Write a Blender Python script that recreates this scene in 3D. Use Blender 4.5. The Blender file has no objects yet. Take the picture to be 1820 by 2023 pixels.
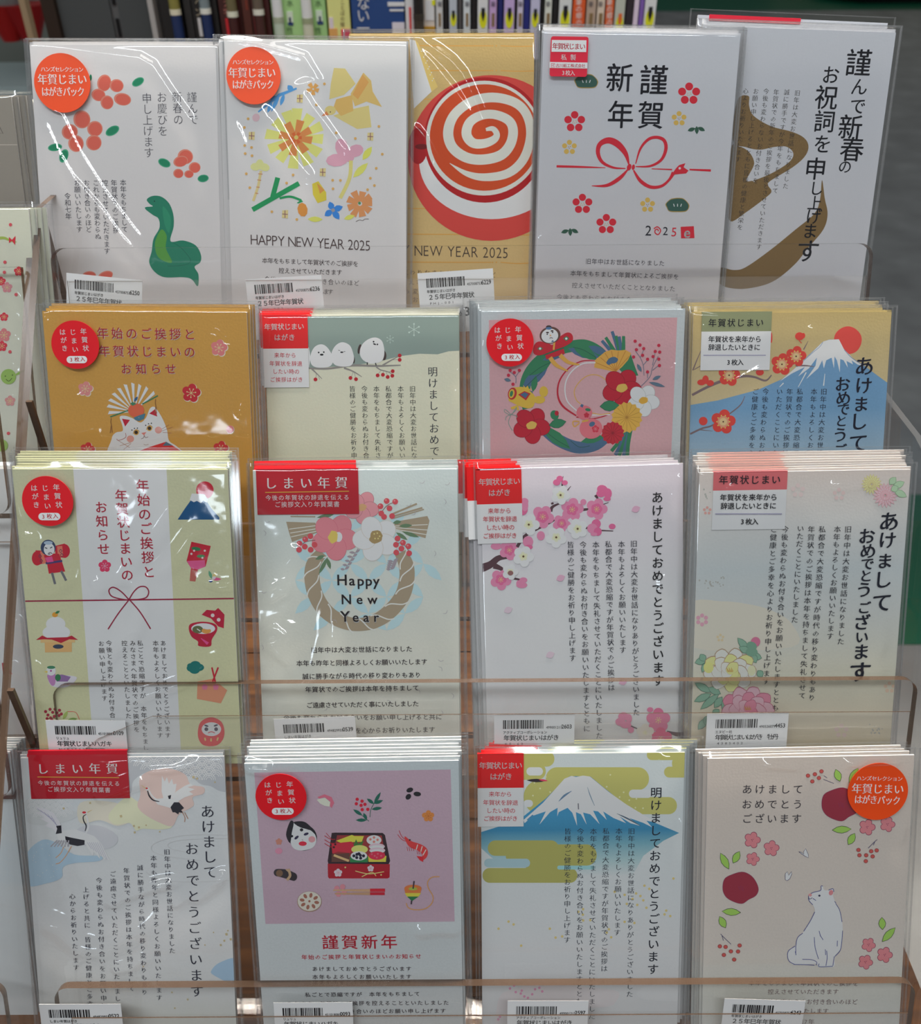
import bpy, bmesh, math, random
from mathutils import Vector, Matrix, noise

# ---------------------------------------------------------------- camera, world, lights, exposure
SC = bpy.context.scene
COL = SC.collection
F, PITCH, ROLL = 1820.0, math.radians(36), math.radians(0.35)
CAMZ = 1.35
cam_d = bpy.data.cameras.new('camera')
cam_d.sensor_fit = 'HORIZONTAL'; cam_d.sensor_width = 36; cam_d.lens = 36
cam_d.clip_start = 0.01; cam_d.clip_end = 60
cam_d.dof.use_dof = True; cam_d.dof.focus_distance = 0.455; cam_d.dof.aperture_fstop = 15
cam = bpy.data.objects.new('camera', cam_d); COL.objects.link(cam)
cam.matrix_world = Matrix.Translation((0, 0, CAMZ)) @ Matrix.Rotation(math.radians(90) - PITCH, 4, 'X') @ Matrix.Rotation(-ROLL, 4, 'Z')
SC.camera = cam

w = bpy.data.worlds.new('shop_ambient'); SC.world = w; w.use_nodes = True
w.node_tree.nodes['Background'].inputs[0].default_value = (0.92, 0.97, 1.0, 1)
w.node_tree.nodes['Background'].inputs[1].default_value = 0.18

def area(name, loc, target, sx, sy, power, color, spread=180):
    d = bpy.data.lights.new(name, 'AREA'); d.shape = 'RECTANGLE'; d.size = sx; d.size_y = sy
    d.energy = power; d.color = color; d.spread = math.radians(spread)
    o = bpy.data.objects.new(name, d); COL.objects.link(o)
    o.location = loc
    o.rotation_euler = (Vector(target) - Vector(loc)).to_track_quat('-Z', 'Y').to_euler()
    return o
# ceiling lamps over the shop floor, plus added glint and fill lights
area('ceiling_lamp', (0.1, 1.3, 3.1), (0, 0.5, 0.9), 1.6, 0.5, 19, (1.0, 0.91, 0.80), 60)
area('shelf_lamp', (-1.15, -3.0, 1.92), (-0.1, 0.35, 1.0), 0.45, 0.22, 3.4, (0.78, 0.90, 1.0))  # added light that gives the bag film its bluish glints
area('ceiling_lamp', (-0.4, -0.75, 3.1), (-0.1, 0.4, 1.0), 2.3, 0.09, 20, (0.90, 0.96, 1.0))
area('ceiling_lamp', (0.1, 0.25, 3.1), (0, 1.3, 1.2), 1.0, 0.3, 1.2, (1.0, 0.97, 0.92), 70)  # added fill aimed at the fronts of the pen packages

SC.view_settings.view_transform = 'Standard'; SC.view_settings.look = 'None'
SC.view_settings.gamma = 1; SC.view_settings.use_curve_mapping = False
SC.view_settings.exposure = 0.26
SC.cycles.transparent_max_bounces = 64
SC.cycles.max_bounces = 8; SC.cycles.glossy_bounces = 5; SC.cycles.diffuse_bounces = 4
SC.cycles.caustics_reflective = False; SC.cycles.caustics_refractive = False
SC.cycles.sample_clamp_indirect = 6

# ---------------------------------------------------------------- helpers
MM = 0.001
random.seed(7)

def ray(px, py):
    """direction from the camera through a pixel of the 1820x2023 frame"""
    dx, dy = px - 910, py - 1011.5
    c, s = math.cos(ROLL), math.sin(ROLL)
    u, v = dx * c - dy * s, dx * s + dy * c
    return Vector((u, F * math.cos(PITCH) - v * math.sin(PITCH), -(v * math.cos(PITCH) + F * math.sin(PITCH)))) / F

def at_y(px, py, y):
    d = ray(px, py); t = y / d.y
    return Vector((d.x * t, y, CAMZ + d.z * t))

def lin(c):
    c = c / 255
    return c / 12.92 if c <= 0.04045 else ((c + 0.055) / 1.055) ** 2.4

REF = tuple(lin(v) for v in (196, 200, 204))      # what white paper reads like under this light
def alb(rgb):
    return tuple(min(0.86, max(0.004, (lin(v) / r) * 0.84)) for v, r in zip(rgb, REF))

MATS = {}
def principled(m):
    return m.node_tree.nodes['Principled BSDF']
def mat(rgb, rough=0.75, spec=0.25, raw=None):
    key = (tuple(rgb), rough, spec, raw)
    if key not in MATS:
        m = bpy.data.materials.new('ink_%d_%d_%d' % tuple(rgb)); m.use_nodes = True
        p = principled(m)
        p.inputs['Base Color'].default_value = (*(alb(rgb) if raw is None else raw), 1)
        p.inputs['Roughness'].default_value = rough
        p.inputs['Specular IOR Level'].default_value = spec
        MATS[key] = m
    return MATS[key]

def paper(name, stops, grain=1.0):
    """print on slightly textured paper; stops = [(height mm, rgb)] along the card"""
    m = bpy.data.materials.new(name); m.use_nodes = True; N = m.node_tree.nodes; L = m.node_tree.links
    p = principled(m); p.inputs['Roughness'].default_value = 0.7; p.inputs['Specular IOR Level'].default_value = 0.25
    tc = N.new('ShaderNodeTexCoord'); sp = N.new('ShaderNodeSeparateXYZ'); L.new(tc.outputs['Object'], sp.inputs[0])
    mr = N.new('ShaderNodeMapRange'); mr.inputs['From Max'].default_value = 0.148; L.new(sp.outputs['Y'], mr.inputs['Value'])
    r = N.new('ShaderNodeValToRGB'); e = r.color_ramp.elements
    while len(e) > 1: e.remove(e[0])
    for i, (h, c) in enumerate(stops):
        el = e[0] if i == 0 else e.new(min(1, h / 148))
        el.position = min(1, h / 148); el.color = (*alb(c), 1)
    L.new(mr.outputs[0], r.inputs[0])
    nz = N.new('ShaderNodeTexNoise'); nz.inputs['Scale'].default_value = 900; nz.inputs['Detail'].default_value = 3
    L.new(tc.outputs['Object'], nz.inputs['Vector'])
    mx = N.new('ShaderNodeMixRGB'); mx.blend_type = 'MULTIPLY'; mx.inputs[0].default_value = 0.10 * grain
    L.new(r.outputs[0], mx.inputs[1]); L.new(nz.outputs['Fac'], mx.inputs[2]); L.new(mx.outputs[0], p.inputs['Base Color'])
    b = N.new('ShaderNodeBump'); b.inputs['Strength'].default_value = 0.12 * grain; b.inputs['Distance'].default_value = 0.0004
    L.new(nz.outputs['Fac'], b.inputs['Height']); L.new(b.outputs[0], p.inputs['Normal'])
    return m

def film(name, tint, k, rough, haze=0.0, hazecol=(0.8, 0.8, 0.8)):
    """clear plastic: sees through, mirrors by Fresnel; haze = share of milky scattering"""
    m = bpy.data.materials.new(name); m.use_nodes = True; N = m.node_tree.nodes; L = m.node_tree.links
    N.remove(principled(m)); out = N['Material Output']
    tr = N.new('ShaderNodeBsdfTransparent'); tr.inputs[0].default_value = (*tint, 1)
    gl = N.new('ShaderNodeBsdfGlossy'); gl.inputs['Roughness'].default_value = rough
    ge = N.new('ShaderNodeNewGeometry'); io = N.new('ShaderNodeMapRange')
    io.inputs['To Min'].default_value = 1.49; io.inputs['To Max'].default_value = 1 / 1.49
    L.new(ge.outputs['Backfacing'], io.inputs['Value'])
    fr = N.new('ShaderNodeFresnel'); L.new(io.outputs[0], fr.inputs['IOR'])
    mu = N.new('ShaderNodeMath'); mu.operation = 'MULTIPLY'; mu.use_clamp = True; mu.inputs[1].default_value = k
    L.new(fr.outputs[0], mu.inputs[0])
    base = tr
    if haze:
        df = N.new('ShaderNodeBsdfDiffuse'); df.inputs[0].default_value = (*hazecol, 1)
        hm = N.new('ShaderNodeMixShader'); hm.inputs[0].default_value = haze
        L.new(tr.outputs[0], hm.inputs[1]); L.new(df.outputs[0], hm.inputs[2]); base = hm
    mx = N.new('ShaderNodeMixShader'); L.new(mu.outputs[0], mx.inputs[0])
    L.new(base.outputs[0], mx.inputs[1]); L.new(gl.outputs[0], mx.inputs[2]); L.new(mx.outputs[0], out.inputs[0])
    return m

BAG = film('clear_bag_film', (0.985, 0.985, 0.985), 1.7, 0.07)
SEAM = film('bag_seam', (0.975, 0.975, 0.975), 2.0, 0.10, 0.05, (0.85, 0.85, 0.85))
ACRYLIC = film('clear_acrylic', (1.0, 0.999, 0.998), 0.4, 0.015)
RAIL = film('clear_price_rail', (1.0, 0.998, 0.995), 0.35, 0.03, 0.05, (0.85, 0.80, 0.76))
EDGE = film('acrylic_cut_edge', (0.42, 0.33, 0.27), 1.1, 0.22, 0.6, (0.12, 0.075, 0.05))

def obj(name, verts, faces, mats, parent=None, midx=None, smooth=False, label=None):
    me = bpy.data.meshes.new(name); me.from_pydata([tuple(v) for v in verts], [], faces)
    for m in (mats if isinstance(mats, (list, tuple)) else [mats]): me.materials.append(m)
    if midx: me.polygons.foreach_set('material_index', midx)
    if smooth: me.polygons.foreach_set('use_smooth', [True] * len(me.polygons))
    me.update()
    o = bpy.data.objects.new(name, me); COL.objects.link(o); o.parent = parent
    if label: o['label'] = label
    return o

def tag(o, label, cat, group=None, kind=None):
    if label: o['label'] = label
    if cat: o['category'] = cat
    if group: o['group'] = group
    if kind: o['kind'] = kind
    return o

def empty(name, mw=None):
    o = bpy.data.objects.new(name, None); o.empty_display_size = 0.02; COL.objects.link(o)
    if mw is not None: o.matrix_world = mw
    return o

class MB:
    """collects boxes / prisms into one mesh"""
    def __init__(s): s.v = []; s.f = []; s.m = []
    def box(s, a, b, mi=0):
        n = len(s.v); (x0, y0, z0), (x1, y1, z1) = a, b
        s.v += [(x0, y0, z0), (x1, y0, z0), (x1, y1, z0), (x0, y1, z0), (x0, y0, z1), (x1, y0, z1), (x1, y1, z1), (x0, y1, z1)]
        s.f += [(n, n+3, n+2, n+1), (n+4, n+5, n+6, n+7), (n, n+1, n+5, n+4), (n+1, n+2, n+6, n+5), (n+2, n+3, n+7, n+6), (n+3, n, n+4, n+7)]
        s.m += [mi] * 6; return s
    def prism(s, pts, z0, z1, mface=0, mrim=0):
        n = len(s.v); k = len(pts)
        s.v += [(x, y, z0) for x, y in pts] + [(x, y, z1) for x, y in pts]
        s.f += [tuple(range(n + k - 1, n - 1, -1)), tuple(range(n + k, n + 2 * k))]; s.m += [mface, mface]
        for i in range(k):
            j = (i + 1) % k; s.f.append((n + i, n + j, n + k + j, n + k + i)); s.m.append(mrim)
        return s
    def tube(s, a, b, r0, r1, seg=14, mi=0):
        a, b = Vector(a), Vector(b); d = (b - a).normalized(); q = d.to_track_quat('Z', 'X'); n = len(s.v)
        for p, r in ((a, r0), (b, r1)):
            for i in range(seg):
                t = 2 * math.pi * i / seg; s.v.append(tuple(p + q @ Vector((r * math.cos(t), r * math.sin(t), 0))))
        for i in range(seg):
            j = (i + 1) % seg; s.f.append((n + i, n + j, n + seg + j, n + seg + i)); s.m.append(mi)
        s.f += [tuple(range(n + seg - 1, n - 1, -1)), tuple(range(n + seg, n + 2 * seg))]; s.m += [mi, mi]
        return s
    def build(s, name, mats, parent=None, label=None):
        return obj(name, s.v, s.f, mats, parent, s.m, label=label)

def rrect(x0, y0, x1, y1, r, n=6):
    out = []
    for cx, cy, a0 in ((x1 - r, y1 - r, 0), (x0 + r, y1 - r, 90), (x0 + r, y0 + r, 180), (x1 - r, y0 + r, 270)):
        for i in range(n + 1):
            a = math.radians(a0 + 90 * i / n); out.append((cx + r * math.cos(a), cy + r * math.sin(a)))
    return out

def smooth_closed(p, n=5):
    out = []; k = len(p)
    for i in range(k):
        a, b, c, d = p[i - 1], p[i], p[(i + 1) % k], p[(i + 2) % k]
        for j in range(n):
            t = j / n
            out.append(tuple(0.5 * ((2 * b[q]) + (-a[q] + c[q]) * t + (2 * a[q] - 5 * b[q] + 4 * c[q] - d[q]) * t * t + (-a[q] + 3 * b[q] - 3 * c[q] + d[q]) * t ** 3) for q in (0, 1)))
    return out

def smooth_open(p, n=6):
    k = len(p); out = []
    for i in range(k - 1):
        a, b, c, d = p[max(0, i - 1)], p[i], p[i + 1], p[min(k - 1, i + 2)]
        for j in range(n):
            t = j / n
            out.append(tuple(0.5 * ((2 * b[q]) + (-a[q] + c[q]) * t + (2 * a[q] - 5 * b[q] + 4 * c[q] - d[q]) * t * t + (-a[q] + 3 * b[q] - 3 * c[q] + d[q]) * t ** 3) for q in range(len(b))))
    out.append(tuple(p[-1])); return out

# ---- lettering: outlines of the built-in font, kept per character
STYLE = {'l': (-0.010, [(0, 0)]), 'g': (0.0, [(0, 0)]), 'b': (0.0, [(-0.013, -0.008), (0.013, -0.008), (-0.013, 0.008), (0.013, 0.008)]),
         'm': (-0.010, [(-0.013, 0), (0.013, 0)]), 'M': (-0.004, [(-0.018, 0), (0.018, 0)]),
         'f': (-0.002, [(-0.022, -0.012), (0, 0), (0.022, 0.012)]), 'k': (0.0, [(-0.010, -0.007), (0.010, 0.007)])}
GL = {}
_fc = bpy.data.curves.new('letter_source', 'FONT'); _fo = bpy.data.objects.new('letter_source', _fc)
def glyph(ch, off, res):
    key = (ch, off, res)
    if key not in GL:
        _fc.body = ch; _fc.offset = off; _fc.resolution_u = res
        me = _fo.to_mesh(); vs = [(v.co.x, v.co.y) for v in me.vertices]; fs = [tuple(p.vertices) for p in me.polygons]
        if ord(ch) < 128 and vs:
            cx = (min(v[0] for v in vs) + max(v[0] for v in vs)) / 2
        else: cx = 0.5
        GL[key] = ([(x - cx, y - 0.36) for x, y in vs], fs); _fo.to_mesh_clear()
    return GL[key]

# ---------------------------------------------------------------- a pack of greeting cards
HCARD = 148.0
class Pack:
    def __init__(s, name, pose, label, group=None, width=100.0):
        x, y, z, r, L = pose; r = math.radians(r); L = math.radians(L); s.W = width; s.pose = pose
        up = Vector((0, math.sin(L), math.cos(L))); rt = Vector((1, 0, 0))
        R = rt * math.cos(r) + up * math.sin(r); U = up * math.cos(r) - rt * math.sin(r); N = R.cross(U)
        o = Vector((x, y, z)) * MM + Vector((0, 0, CAMZ))
        s.M = Matrix(((R.x, U.x, N.x, o.x), (R.y, U.y, N.y, o.y), (R.z, U.z, N.z, o.z), (0, 0, 0, 1)))
        s.root = empty('greeting_card_pack', s.M); tag(s.root, label, 'card pack', group or 'front packs of the card stacks')
        s.Mi = s.M.inverted(); s.parts = {}; s.layer = 0; s.title = name
        s.o, s.s = (0, 0), 1.0; s.z0 = 0.006; s.part = 'illustration'; s.par = s.root; s.lab = {}
    def crop(s, x0, y0, k): s.o = (x0, y0); s.s = k; return s
    def loc(s, x, y):
        """a point read in the photograph, put on the plane of this card, in mm"""
        d = ray(s.o[0] + x / s.s, s.o[1] + y / s.s); c = Vector((0, 0, CAMZ))
        a = s.Mi @ c; b = s.Mi.to_3x3() @ d; t = (s.z0 * MM - a.z) / b.z
        return ((a.x + b.x * t) / MM, (a.y + b.y * t) / MM)
    def use(s, part, z0=None, parent=None, label=None):
        s.part = part
        if z0 is not None: s.z0 = z0
        s.par = parent or s.root
        if label: s.lab[part] = label
        return s
    def _add(s, vs, fs, m, z=None):
        key = (s.part, s.par.name)
        d = s.parts.setdefault(key, dict(v=[], f=[], m=[], mats=[], par=s.par))
        if m not in d['mats']: d['mats'].append(m)
        mi = d['mats'].index(m); n = len(d['v'])
        if z is None: s.layer += 1; z = s.z0 + 0.0011 * s.layer
        d['v'] += [(x * MM, y * MM, z * MM) for x, y in vs]
        d['f'] += [tuple(n + i for i in f) for f in fs]; d['m'] += [mi] * len(fs)
    def _mat(s, c): return mat(c) if isinstance(c, tuple) else c
    def clip(s, p):
        W = s.W / 2
        for ax, lim, sg in ((0, -W, 1), (0, W, -1), (1, 0, 1), (1, HCARD, -1)):
            q = []
            for i in range(len(p)):
                a, b = p[i - 1], p[i]; da, db = (a[ax] - lim) * sg, (b[ax] - lim) * sg
                if (da < 0) != (db < 0):
                    t = da / (da - db); q.append((a[0] + (b[0] - a[0]) * t, a[1] + (b[1] - a[1]) * t))
                if db >= 0: q.append(b)
            p = q
            if not p: break
        return p
    def poly(s, pts, c, sm=False, clip=True):
        q = [s.loc(*p) for p in pts]
        if sm: q = smooth_closed(q)
        if clip: q = s.clip(q)
        if len(q) > 2: s._add(q, [tuple(range(len(q)))], s._mat(c))
    def el(s, cx, cy, rx, ry, c, rot=0, n=24, wob=0):
        t = math.radians(rot); ct, st = math.cos(t), math.sin(t); out = []
        for i in range(n):
            a = 2 * math.pi * i / n; k = 1 + wob * math.sin(5 * a + cx)
            X, Y = rx * k * math.cos(a), ry * k * math.sin(a); out.append((cx + X * ct - Y * st, cy + X * st + Y * ct))
        s.poly(out, c)
    def line(s, pts, wd, c, sm=True, clip=True):
        if not isinstance(wd, (list, tuple)): wd = [wd] * len(pts)
        if len(wd) != len(pts): wd = [wd[0] + (wd[-1] - wd[0]) * i / (len(pts) - 1) for i in range(len(pts))]
        q = [(p[0], p[1], w_) for p, w_ in zip(pts, wd)]
        if sm and len(q) > 2: q = smooth_open(q)
        for_v = []; k = len(q)
        for i in range(k):
            a, b = q[max(0, i - 1)], q[min(k - 1, i + 1)]; dx, dy = b[0] - a[0], b[1] - a[1]; l = math.hypot(dx, dy) or 1
            nx, ny = -dy / l * q[i][2] / 2, dx / l * q[i][2] / 2
            for_v += [s.loc(q[i][0] + nx, q[i][1] + ny), s.loc(q[i][0] - nx, q[i][1] - ny)]
        W = s.W / 2
        fs = []
        for i in range(k - 1):
            f = (2 * i, 2 * i + 1, 2 * i + 3, 2 * i + 2)
            if not clip or all(-W <= for_v[j][0] <= W and 0 <= for_v[j][1] <= HCARD for j in f): fs.append(f)
            else:
                q_ = s.clip([for_v[j] for j in f])
                if len(q_) > 2: m0 = len(for_v); for_v += q_; fs.append(tuple(range(m0, m0 + len(q_))))
        if fs: s._add(for_v, fs, s._mat(c))
    def outline(s, pts, wd, c, sm=True):
        s.line(smooth_closed(pts) + [pts[0]] if sm else pts + [pts[0]], wd, c, sm=False)
    def leaf(s, x0, y0, x1, y1, wd, c, oc=None):
        dx, dy = x1 - x0, y1 - y0; l = math.hypot(dx, dy); nx, ny = -dy / l * wd / 2, dx / l * wd / 2
        p = [(x0, y0)] + [(x0 + dx * t + nx * h, y0 + dy * t + ny * h) for t, h in ((.25, .75), (.5, 1), (.75, .72))] + [(x1, y1)] + \
            [(x0 + dx * t - nx * h, y0 + dy * t - ny * h) for t, h in ((.75, .72), (.5, 1), (.25, .75))]
        s.poly(p, c)
        if oc: s.line(p + [p[0]], 3.5, oc, sm=False)
    def petals(s, cx, cy, R, n, c, pr=0.36, pd=0.6, rot=-90, asp=1.0):
        for i in range(n):
            a = math.radians(rot + 360 * i / n)
            s.el(cx + R * pd * math.cos(a), cy + R * pd * math.sin(a), R * pr * asp, R * pr, c, rot + 360 * i / n, 14)
    def plum(s, cx, cy, R, c, cc=(225, 205, 120), rot=-90, st=True, asp=1.0):
        s.petals(cx, cy, R, 5, c, 0.42, 0.56, rot, asp); s.el(cx, cy, R * .35, R * .35, c, 0, 10)
        if st:
            for i in range(7):
                a = math.radians(rot + 20 + 360 * i / 7); x, y = cx + R * .45 * math.cos(a), cy + R * .45 * math.sin(a)
                s.line([(cx, cy), (x, y)], R * .045, cc, sm=False); s.el(x, y, R * .07, R * .07, cc, 0, 8)
    def camellia(s, cx, cy, R, c, cc, dk=None, rot=-60, asp=1.1):
        dk = dk or tuple(int(v * .72) for v in c)
        for i in range(5):
            a = math.radians(rot + 72 * i); x, y = cx + R * .52 * math.cos(a), cy + R * .5 * math.sin(a)
            s.el(x, y, R * .55, R * .47, dk, rot + 72 * i, 20); s.el(x, y, R * .53, R * .45, c, rot + 72 * i, 20)
        s.el(cx, cy, R * .3, R * .22, cc, -15, 16, 0.05)
    def dots(s, pts, r, c):
        for x, y in pts: s.el(x, y, r, r, c, 0, 10)
    def T(s, txt, a, b, size, c=(45, 45, 55), st='g', sx=1.0, sy=1.0, res=None, clip=True):
        n = len(txt); off, cps = STYLE[st]; res = res or (1 if size < 60 else 3); V = []; FS = []; W = s.W / 2
        prop = None
        if n > 1 and all(ord(q) < 128 for q in txt):
            ws = []
            for q in txt:
                g = glyph(q, off, res)[0]; ws.append((max(v[0] for v in g) - min(v[0] for v in g) + .13) if g else .30)
            cs = [sum(ws[:i]) + ws[i] / 2 for i in range(n)]; prop = [(q - cs[0]) / (cs[-1] - cs[0]) for q in cs]
        for i, ch in enumerate(txt):
            if ch in ' 　': continue
            t = prop[i] if prop else i / (n - 1) if n > 1 else 0; x, y = a[0] + (b[0] - a[0]) * t, a[1] + (b[1] - a[1]) * t
            c0 = s.loc(x, y); e = s.loc(x + size / 2, y)[0] - s.loc(x - size / 2, y)[0]
            if clip and not (-W + 1 < c0[0] < W - 1 and 1 < c0[1] < HCARD - 1): continue
            gv, gf = glyph(ch, off, res)
            for ox, oy in cps:
                k = len(V); V += [(c0[0] + (gx + ox) * e * sx, c0[1] + (gy + oy) * e * sy) for gx, gy in gv]
                FS += [tuple(k + j for j in f) for f in gf]
        if FS: s._add(V, FS, s._mat(c), z=s.z0 + 0.55)  if s.part == '_' else s._add(V, FS, s._mat(c))
    def C(s, lst, c=(15, 18, 30), st='f'):
        for ch, x, y, k in lst: s.T(ch, (x, y), (x, y), k, c, st, res=4)
    # --- physical parts
    def stack(s, m, edge=None, thick=0.95):
        W = s.W / 2; edge = edge or [(-W, W, (235, 232, 222))]
        b = MB(); b.box((-W * MM, 0, -thick * MM), (W * MM, (HCARD - .04) * MM, 0))
        b.m = [1] * 6; b.m[1] = 0
        mats = [m, mat((236, 236, 230))]
        for i, (x0, x1, c) in enumerate(edge):
            b.box((x0 * MM, (HCARD - .04) * MM, -thick * MM), (x1 * MM, HCARD * MM, 0), 2 + i); mats.append(mat(c))
            b.m[-5] = 0
        s.st = b.build('postcard_stack', mats, s.root); s.mats = mats; return s.st
    def bag(s, ridges=(), amp=0.35, seed=0, mL=3.2, mR=3.2, top=3.5, step=1.3, sharp=0.55):
        W = s.W / 2; x0, x1, y0, y1 = -W - mL, W + mR, -1.0, HCARD + top
        nx, ny = int((x1 - x0) / step), int((y1 - y0) / step); s.z0, z_ = 1.2, s.z0
        segs = []
        for (pts, h, wd) in ridges:
            q = [s.loc(*p) for p in pts]; segs.append(([(q[i], q[i + 1]) for i in range(len(q) - 1)], h * (1 + max(0, -s.pose[2] - 325) / 55 * .9 if s.pose[2] > -380 else 2.6), wd))
        s.z0 = z_; v = []; f = []
        for j in range(ny + 1):
            for i in range(nx + 1):
                x, y = x0 + (x1 - x0) * i / nx, y0 + (y1 - y0) * j / ny
                n1 = noise.noise(Vector((x * .028 + seed * 7, y * .02, seed))); n2 = noise.noise(Vector(((x + y * .8) * .07, (y - x * .5) * .028 + seed, 3 + seed)))
                z = 1.6 + amp * (1.3 * n1 + .55 * n2) + amp * .12 * noise.noise(Vector((x * .3, y * .3, seed)))
                for sg, h, wd in segs:
                    best = 1e9; bt = 0
                    for k, (a, b) in enumerate(sg):
                        dx, dy = b[0] - a[0], b[1] - a[1]; l2 = dx * dx + dy * dy or 1
                        t = max(0, min(1, ((x - a[0]) * dx + (y - a[1]) * dy) / l2))
                        d = math.hypot(x - a[0] - t * dx, y - a[1] - t * dy)
                        if d < best: best = d; bt = (k + t) / len(sg)
                    if best < wd * 3: z += h * math.exp(-(best / wd) ** 2) * min(1, 6 * min(bt, 1 - bt) + .15)
                e = min(1, min(x - x0, x1 - x) / 3.0) * min(1, (y1 - y) / 4.0)
                z = max(1.12, z) * e + (-.4) * (1 - e)
                v.append((x * MM, y * MM, z * MM))
        for j in range(ny):
            for i in range(nx):
                a = j * (nx + 1) + i; f.append((a, a + 1, a + nx + 2, a + nx + 1))
        o = obj('bag', v, f, BAG, s.root, smooth=True)
        s.seam(x0, x1, y0, y1); return o
    def seam(s, x0, x1, y0, y1):
        b = MB(); z0, z1 = -.62 * MM, -.36 * MM
        b.box((x0 * MM - .0001, y0 * MM, z0), ((x0 + .7) * MM, y1 * MM, z1)); b.box(((x1 - .7) * MM, y0 * MM, z0), (x1 * MM + .0001, y1 * MM, z1))
        b.box((x0 * MM, (y1 - .5) * MM, z0), (x1 * MM, y1 * MM, z1))
        return b.build('bag_seam', [SEAM], s.root)
    def finish(s):
        for (nm, _), d in s.parts.items():
            if nm == '_': nm = 'lettering'
            o = obj(nm, d['v'], d['f'], d['mats'], d['par'], d['m'])
            if nm in s.lab: o['label'] = s.lab[nm]
        s.parts = {}
    # --- labels and stickers
    def disc(s, cx, cy, rx, ry, c, z0, name, label):
        """round paper sticker on the outside of the bag"""
        s.z0 = z0; n = 48; p = [s.loc(cx + rx * math.cos(2 * math.pi * i / n), cy + ry * math.sin(2 * math.pi * i / n)) for i in range(n)]
        mx, my = sum(a[0] for a in p) / n, sum(a[1] for a in p) / n; r = sum(math.hypot(a[0] - mx, a[1] - my) for a in p) / n
        b = MB().prism([((mx + r * math.cos(-2 * math.pi * i / n)) * MM, (my + r * math.sin(-2 * math.pi * i / n)) * MM) for i in range(n)][::-1], z0 * MM, (z0 + .2) * MM)
        o = b.build(name, [mat(c, 0.45, 0.4)], s.root, label); s.z0 = z0 + .22; return o
    def plate(s, quad, cols, z0, name, label, wrap=True):
        """folded paper header; cols = [(fraction from top, rgb)]"""
        s.z0 = z0; q = [s.loc(*p) for p in quad]
        x0, x1 = (q[0][0] + q[3][0]) / 2, (q[1][0] + q[2][0]) / 2; yt, yb = (q[0][1] + q[1][1]) / 2, (q[2][1] + q[3][1]) / 2
        b = MB(); mats = []; prev = 0
        for i, (fr, c) in enumerate(cols):
            a_, b_ = yt + (yb - yt) * prev, yt + (yb - yt) * fr; prev = fr
            b.box((x0 * MM, b_ * MM, z0 * MM), (x1 * MM, a_ * MM, (z0 + .22) * MM), i); mats.append(mat(c, 0.5, 0.35))
        if wrap: b.box((x0 * MM, (HCARD + .1) * MM if yt < HCARD + .3 else yt * MM, -1.0 * MM), (x1 * MM, (max(yt, HCARD + .1) + .25) * MM, (z0 + .22) * MM), 0)
        o = b.build(name, mats, s.root, label); s.z0 = z0 + .24; return o

def sticker_hands(k, cx, cy, rx, ry, rows):
    o = k.disc(cx, cy, rx, ry, (204, 62, 10), 2.1, 'round_sticker', 'round orange-red paper sticker with white lettering')
    k.use('lettering', parent=o)
    for (t, a, b, sz, stl, sx) in rows: k.T(t, a, b, sz, (235, 225, 220), stl, sx=sx, clip=False, res=3)
def sticker_red(k, cx, cy, rx, ry):
    o = k.disc(cx, cy, rx, ry, (196, 14, 28), 2.1, 'round_sticker', 'round red paper sticker with a white pill and white lettering')
    k.use('lettering', parent=o); W = (228, 222, 222)
    P = lambda x, y: (cx + rx * x, cy + ry * y); sz = rx * .27
    for t, a, b in (('年賀状', (.34, -.55), (.44, .15)), ('じまい', (-.10, -.52), (0, .2)), ('はがき', (-.53, -.52), (-.44, .15))):
        k.T(t, P(*a), P(*b), sz, W, 'k', clip=False, res=3)
    pts = [P(.07 + .43 * sg * 1.0 + .0 + .15 * math.cos(t) * 1 - .15 * sg, .62 + .15 * math.sin(t)) for sg in (1, -1) for t in [math.radians((-90 if sg > 0 else 90) + 18 * i) for i in range(11)]]
    k.poly(pts, W, clip=False); k.T('3枚入', P(-.17, .62), P(.31, .60), rx * .22, (190, 20, 35), 'b', clip=False, res=3)
def header_A(k, quad, rows):   # red and white label
    o = k.plate(quad, [(.46, (204, 14, 18)), (1, (212, 214, 224))], 0.32, 'header_label', 'red and white header label', wrap=True)
    k.use('lettering', parent=o)
    for (t, a, b, sz, red) in rows: k.T(t, a, b, sz, (176, 30, 50) if red else (240, 232, 232), 'b' if not red else 'g', clip=False, res=3)
def header_B(k, quad, rows, gold):  # wine red しまい年賀
    o = k.plate(quad, [(1, (160, 8, 30))], 0.32, 'header_label', 'wine-red header label with a thin gold rule')
    k.use('lettering', parent=o)
    for (t, a, b, sz, c, stl) in rows: k.T(t, a, b, sz, c, stl, clip=False, res=3)
    k.line(gold, 6, (190, 140, 60), clip=False)
def header_C(k, quad, topc, frac, rows, rule):
    o = k.plate(quad, [(frac, topc), (1, (206, 208, 222))], 0.32, 'header_label', 'header label with a coloured top band over white')
    k.use('lettering', parent=o)
    for (t, a, b, sz, stl) in rows: k.T(t, a, b, sz, (28, 28, 40), stl, clip=False, res=3)
    k.line(rule, 7, (150, 150, 175), clip=False)

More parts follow.
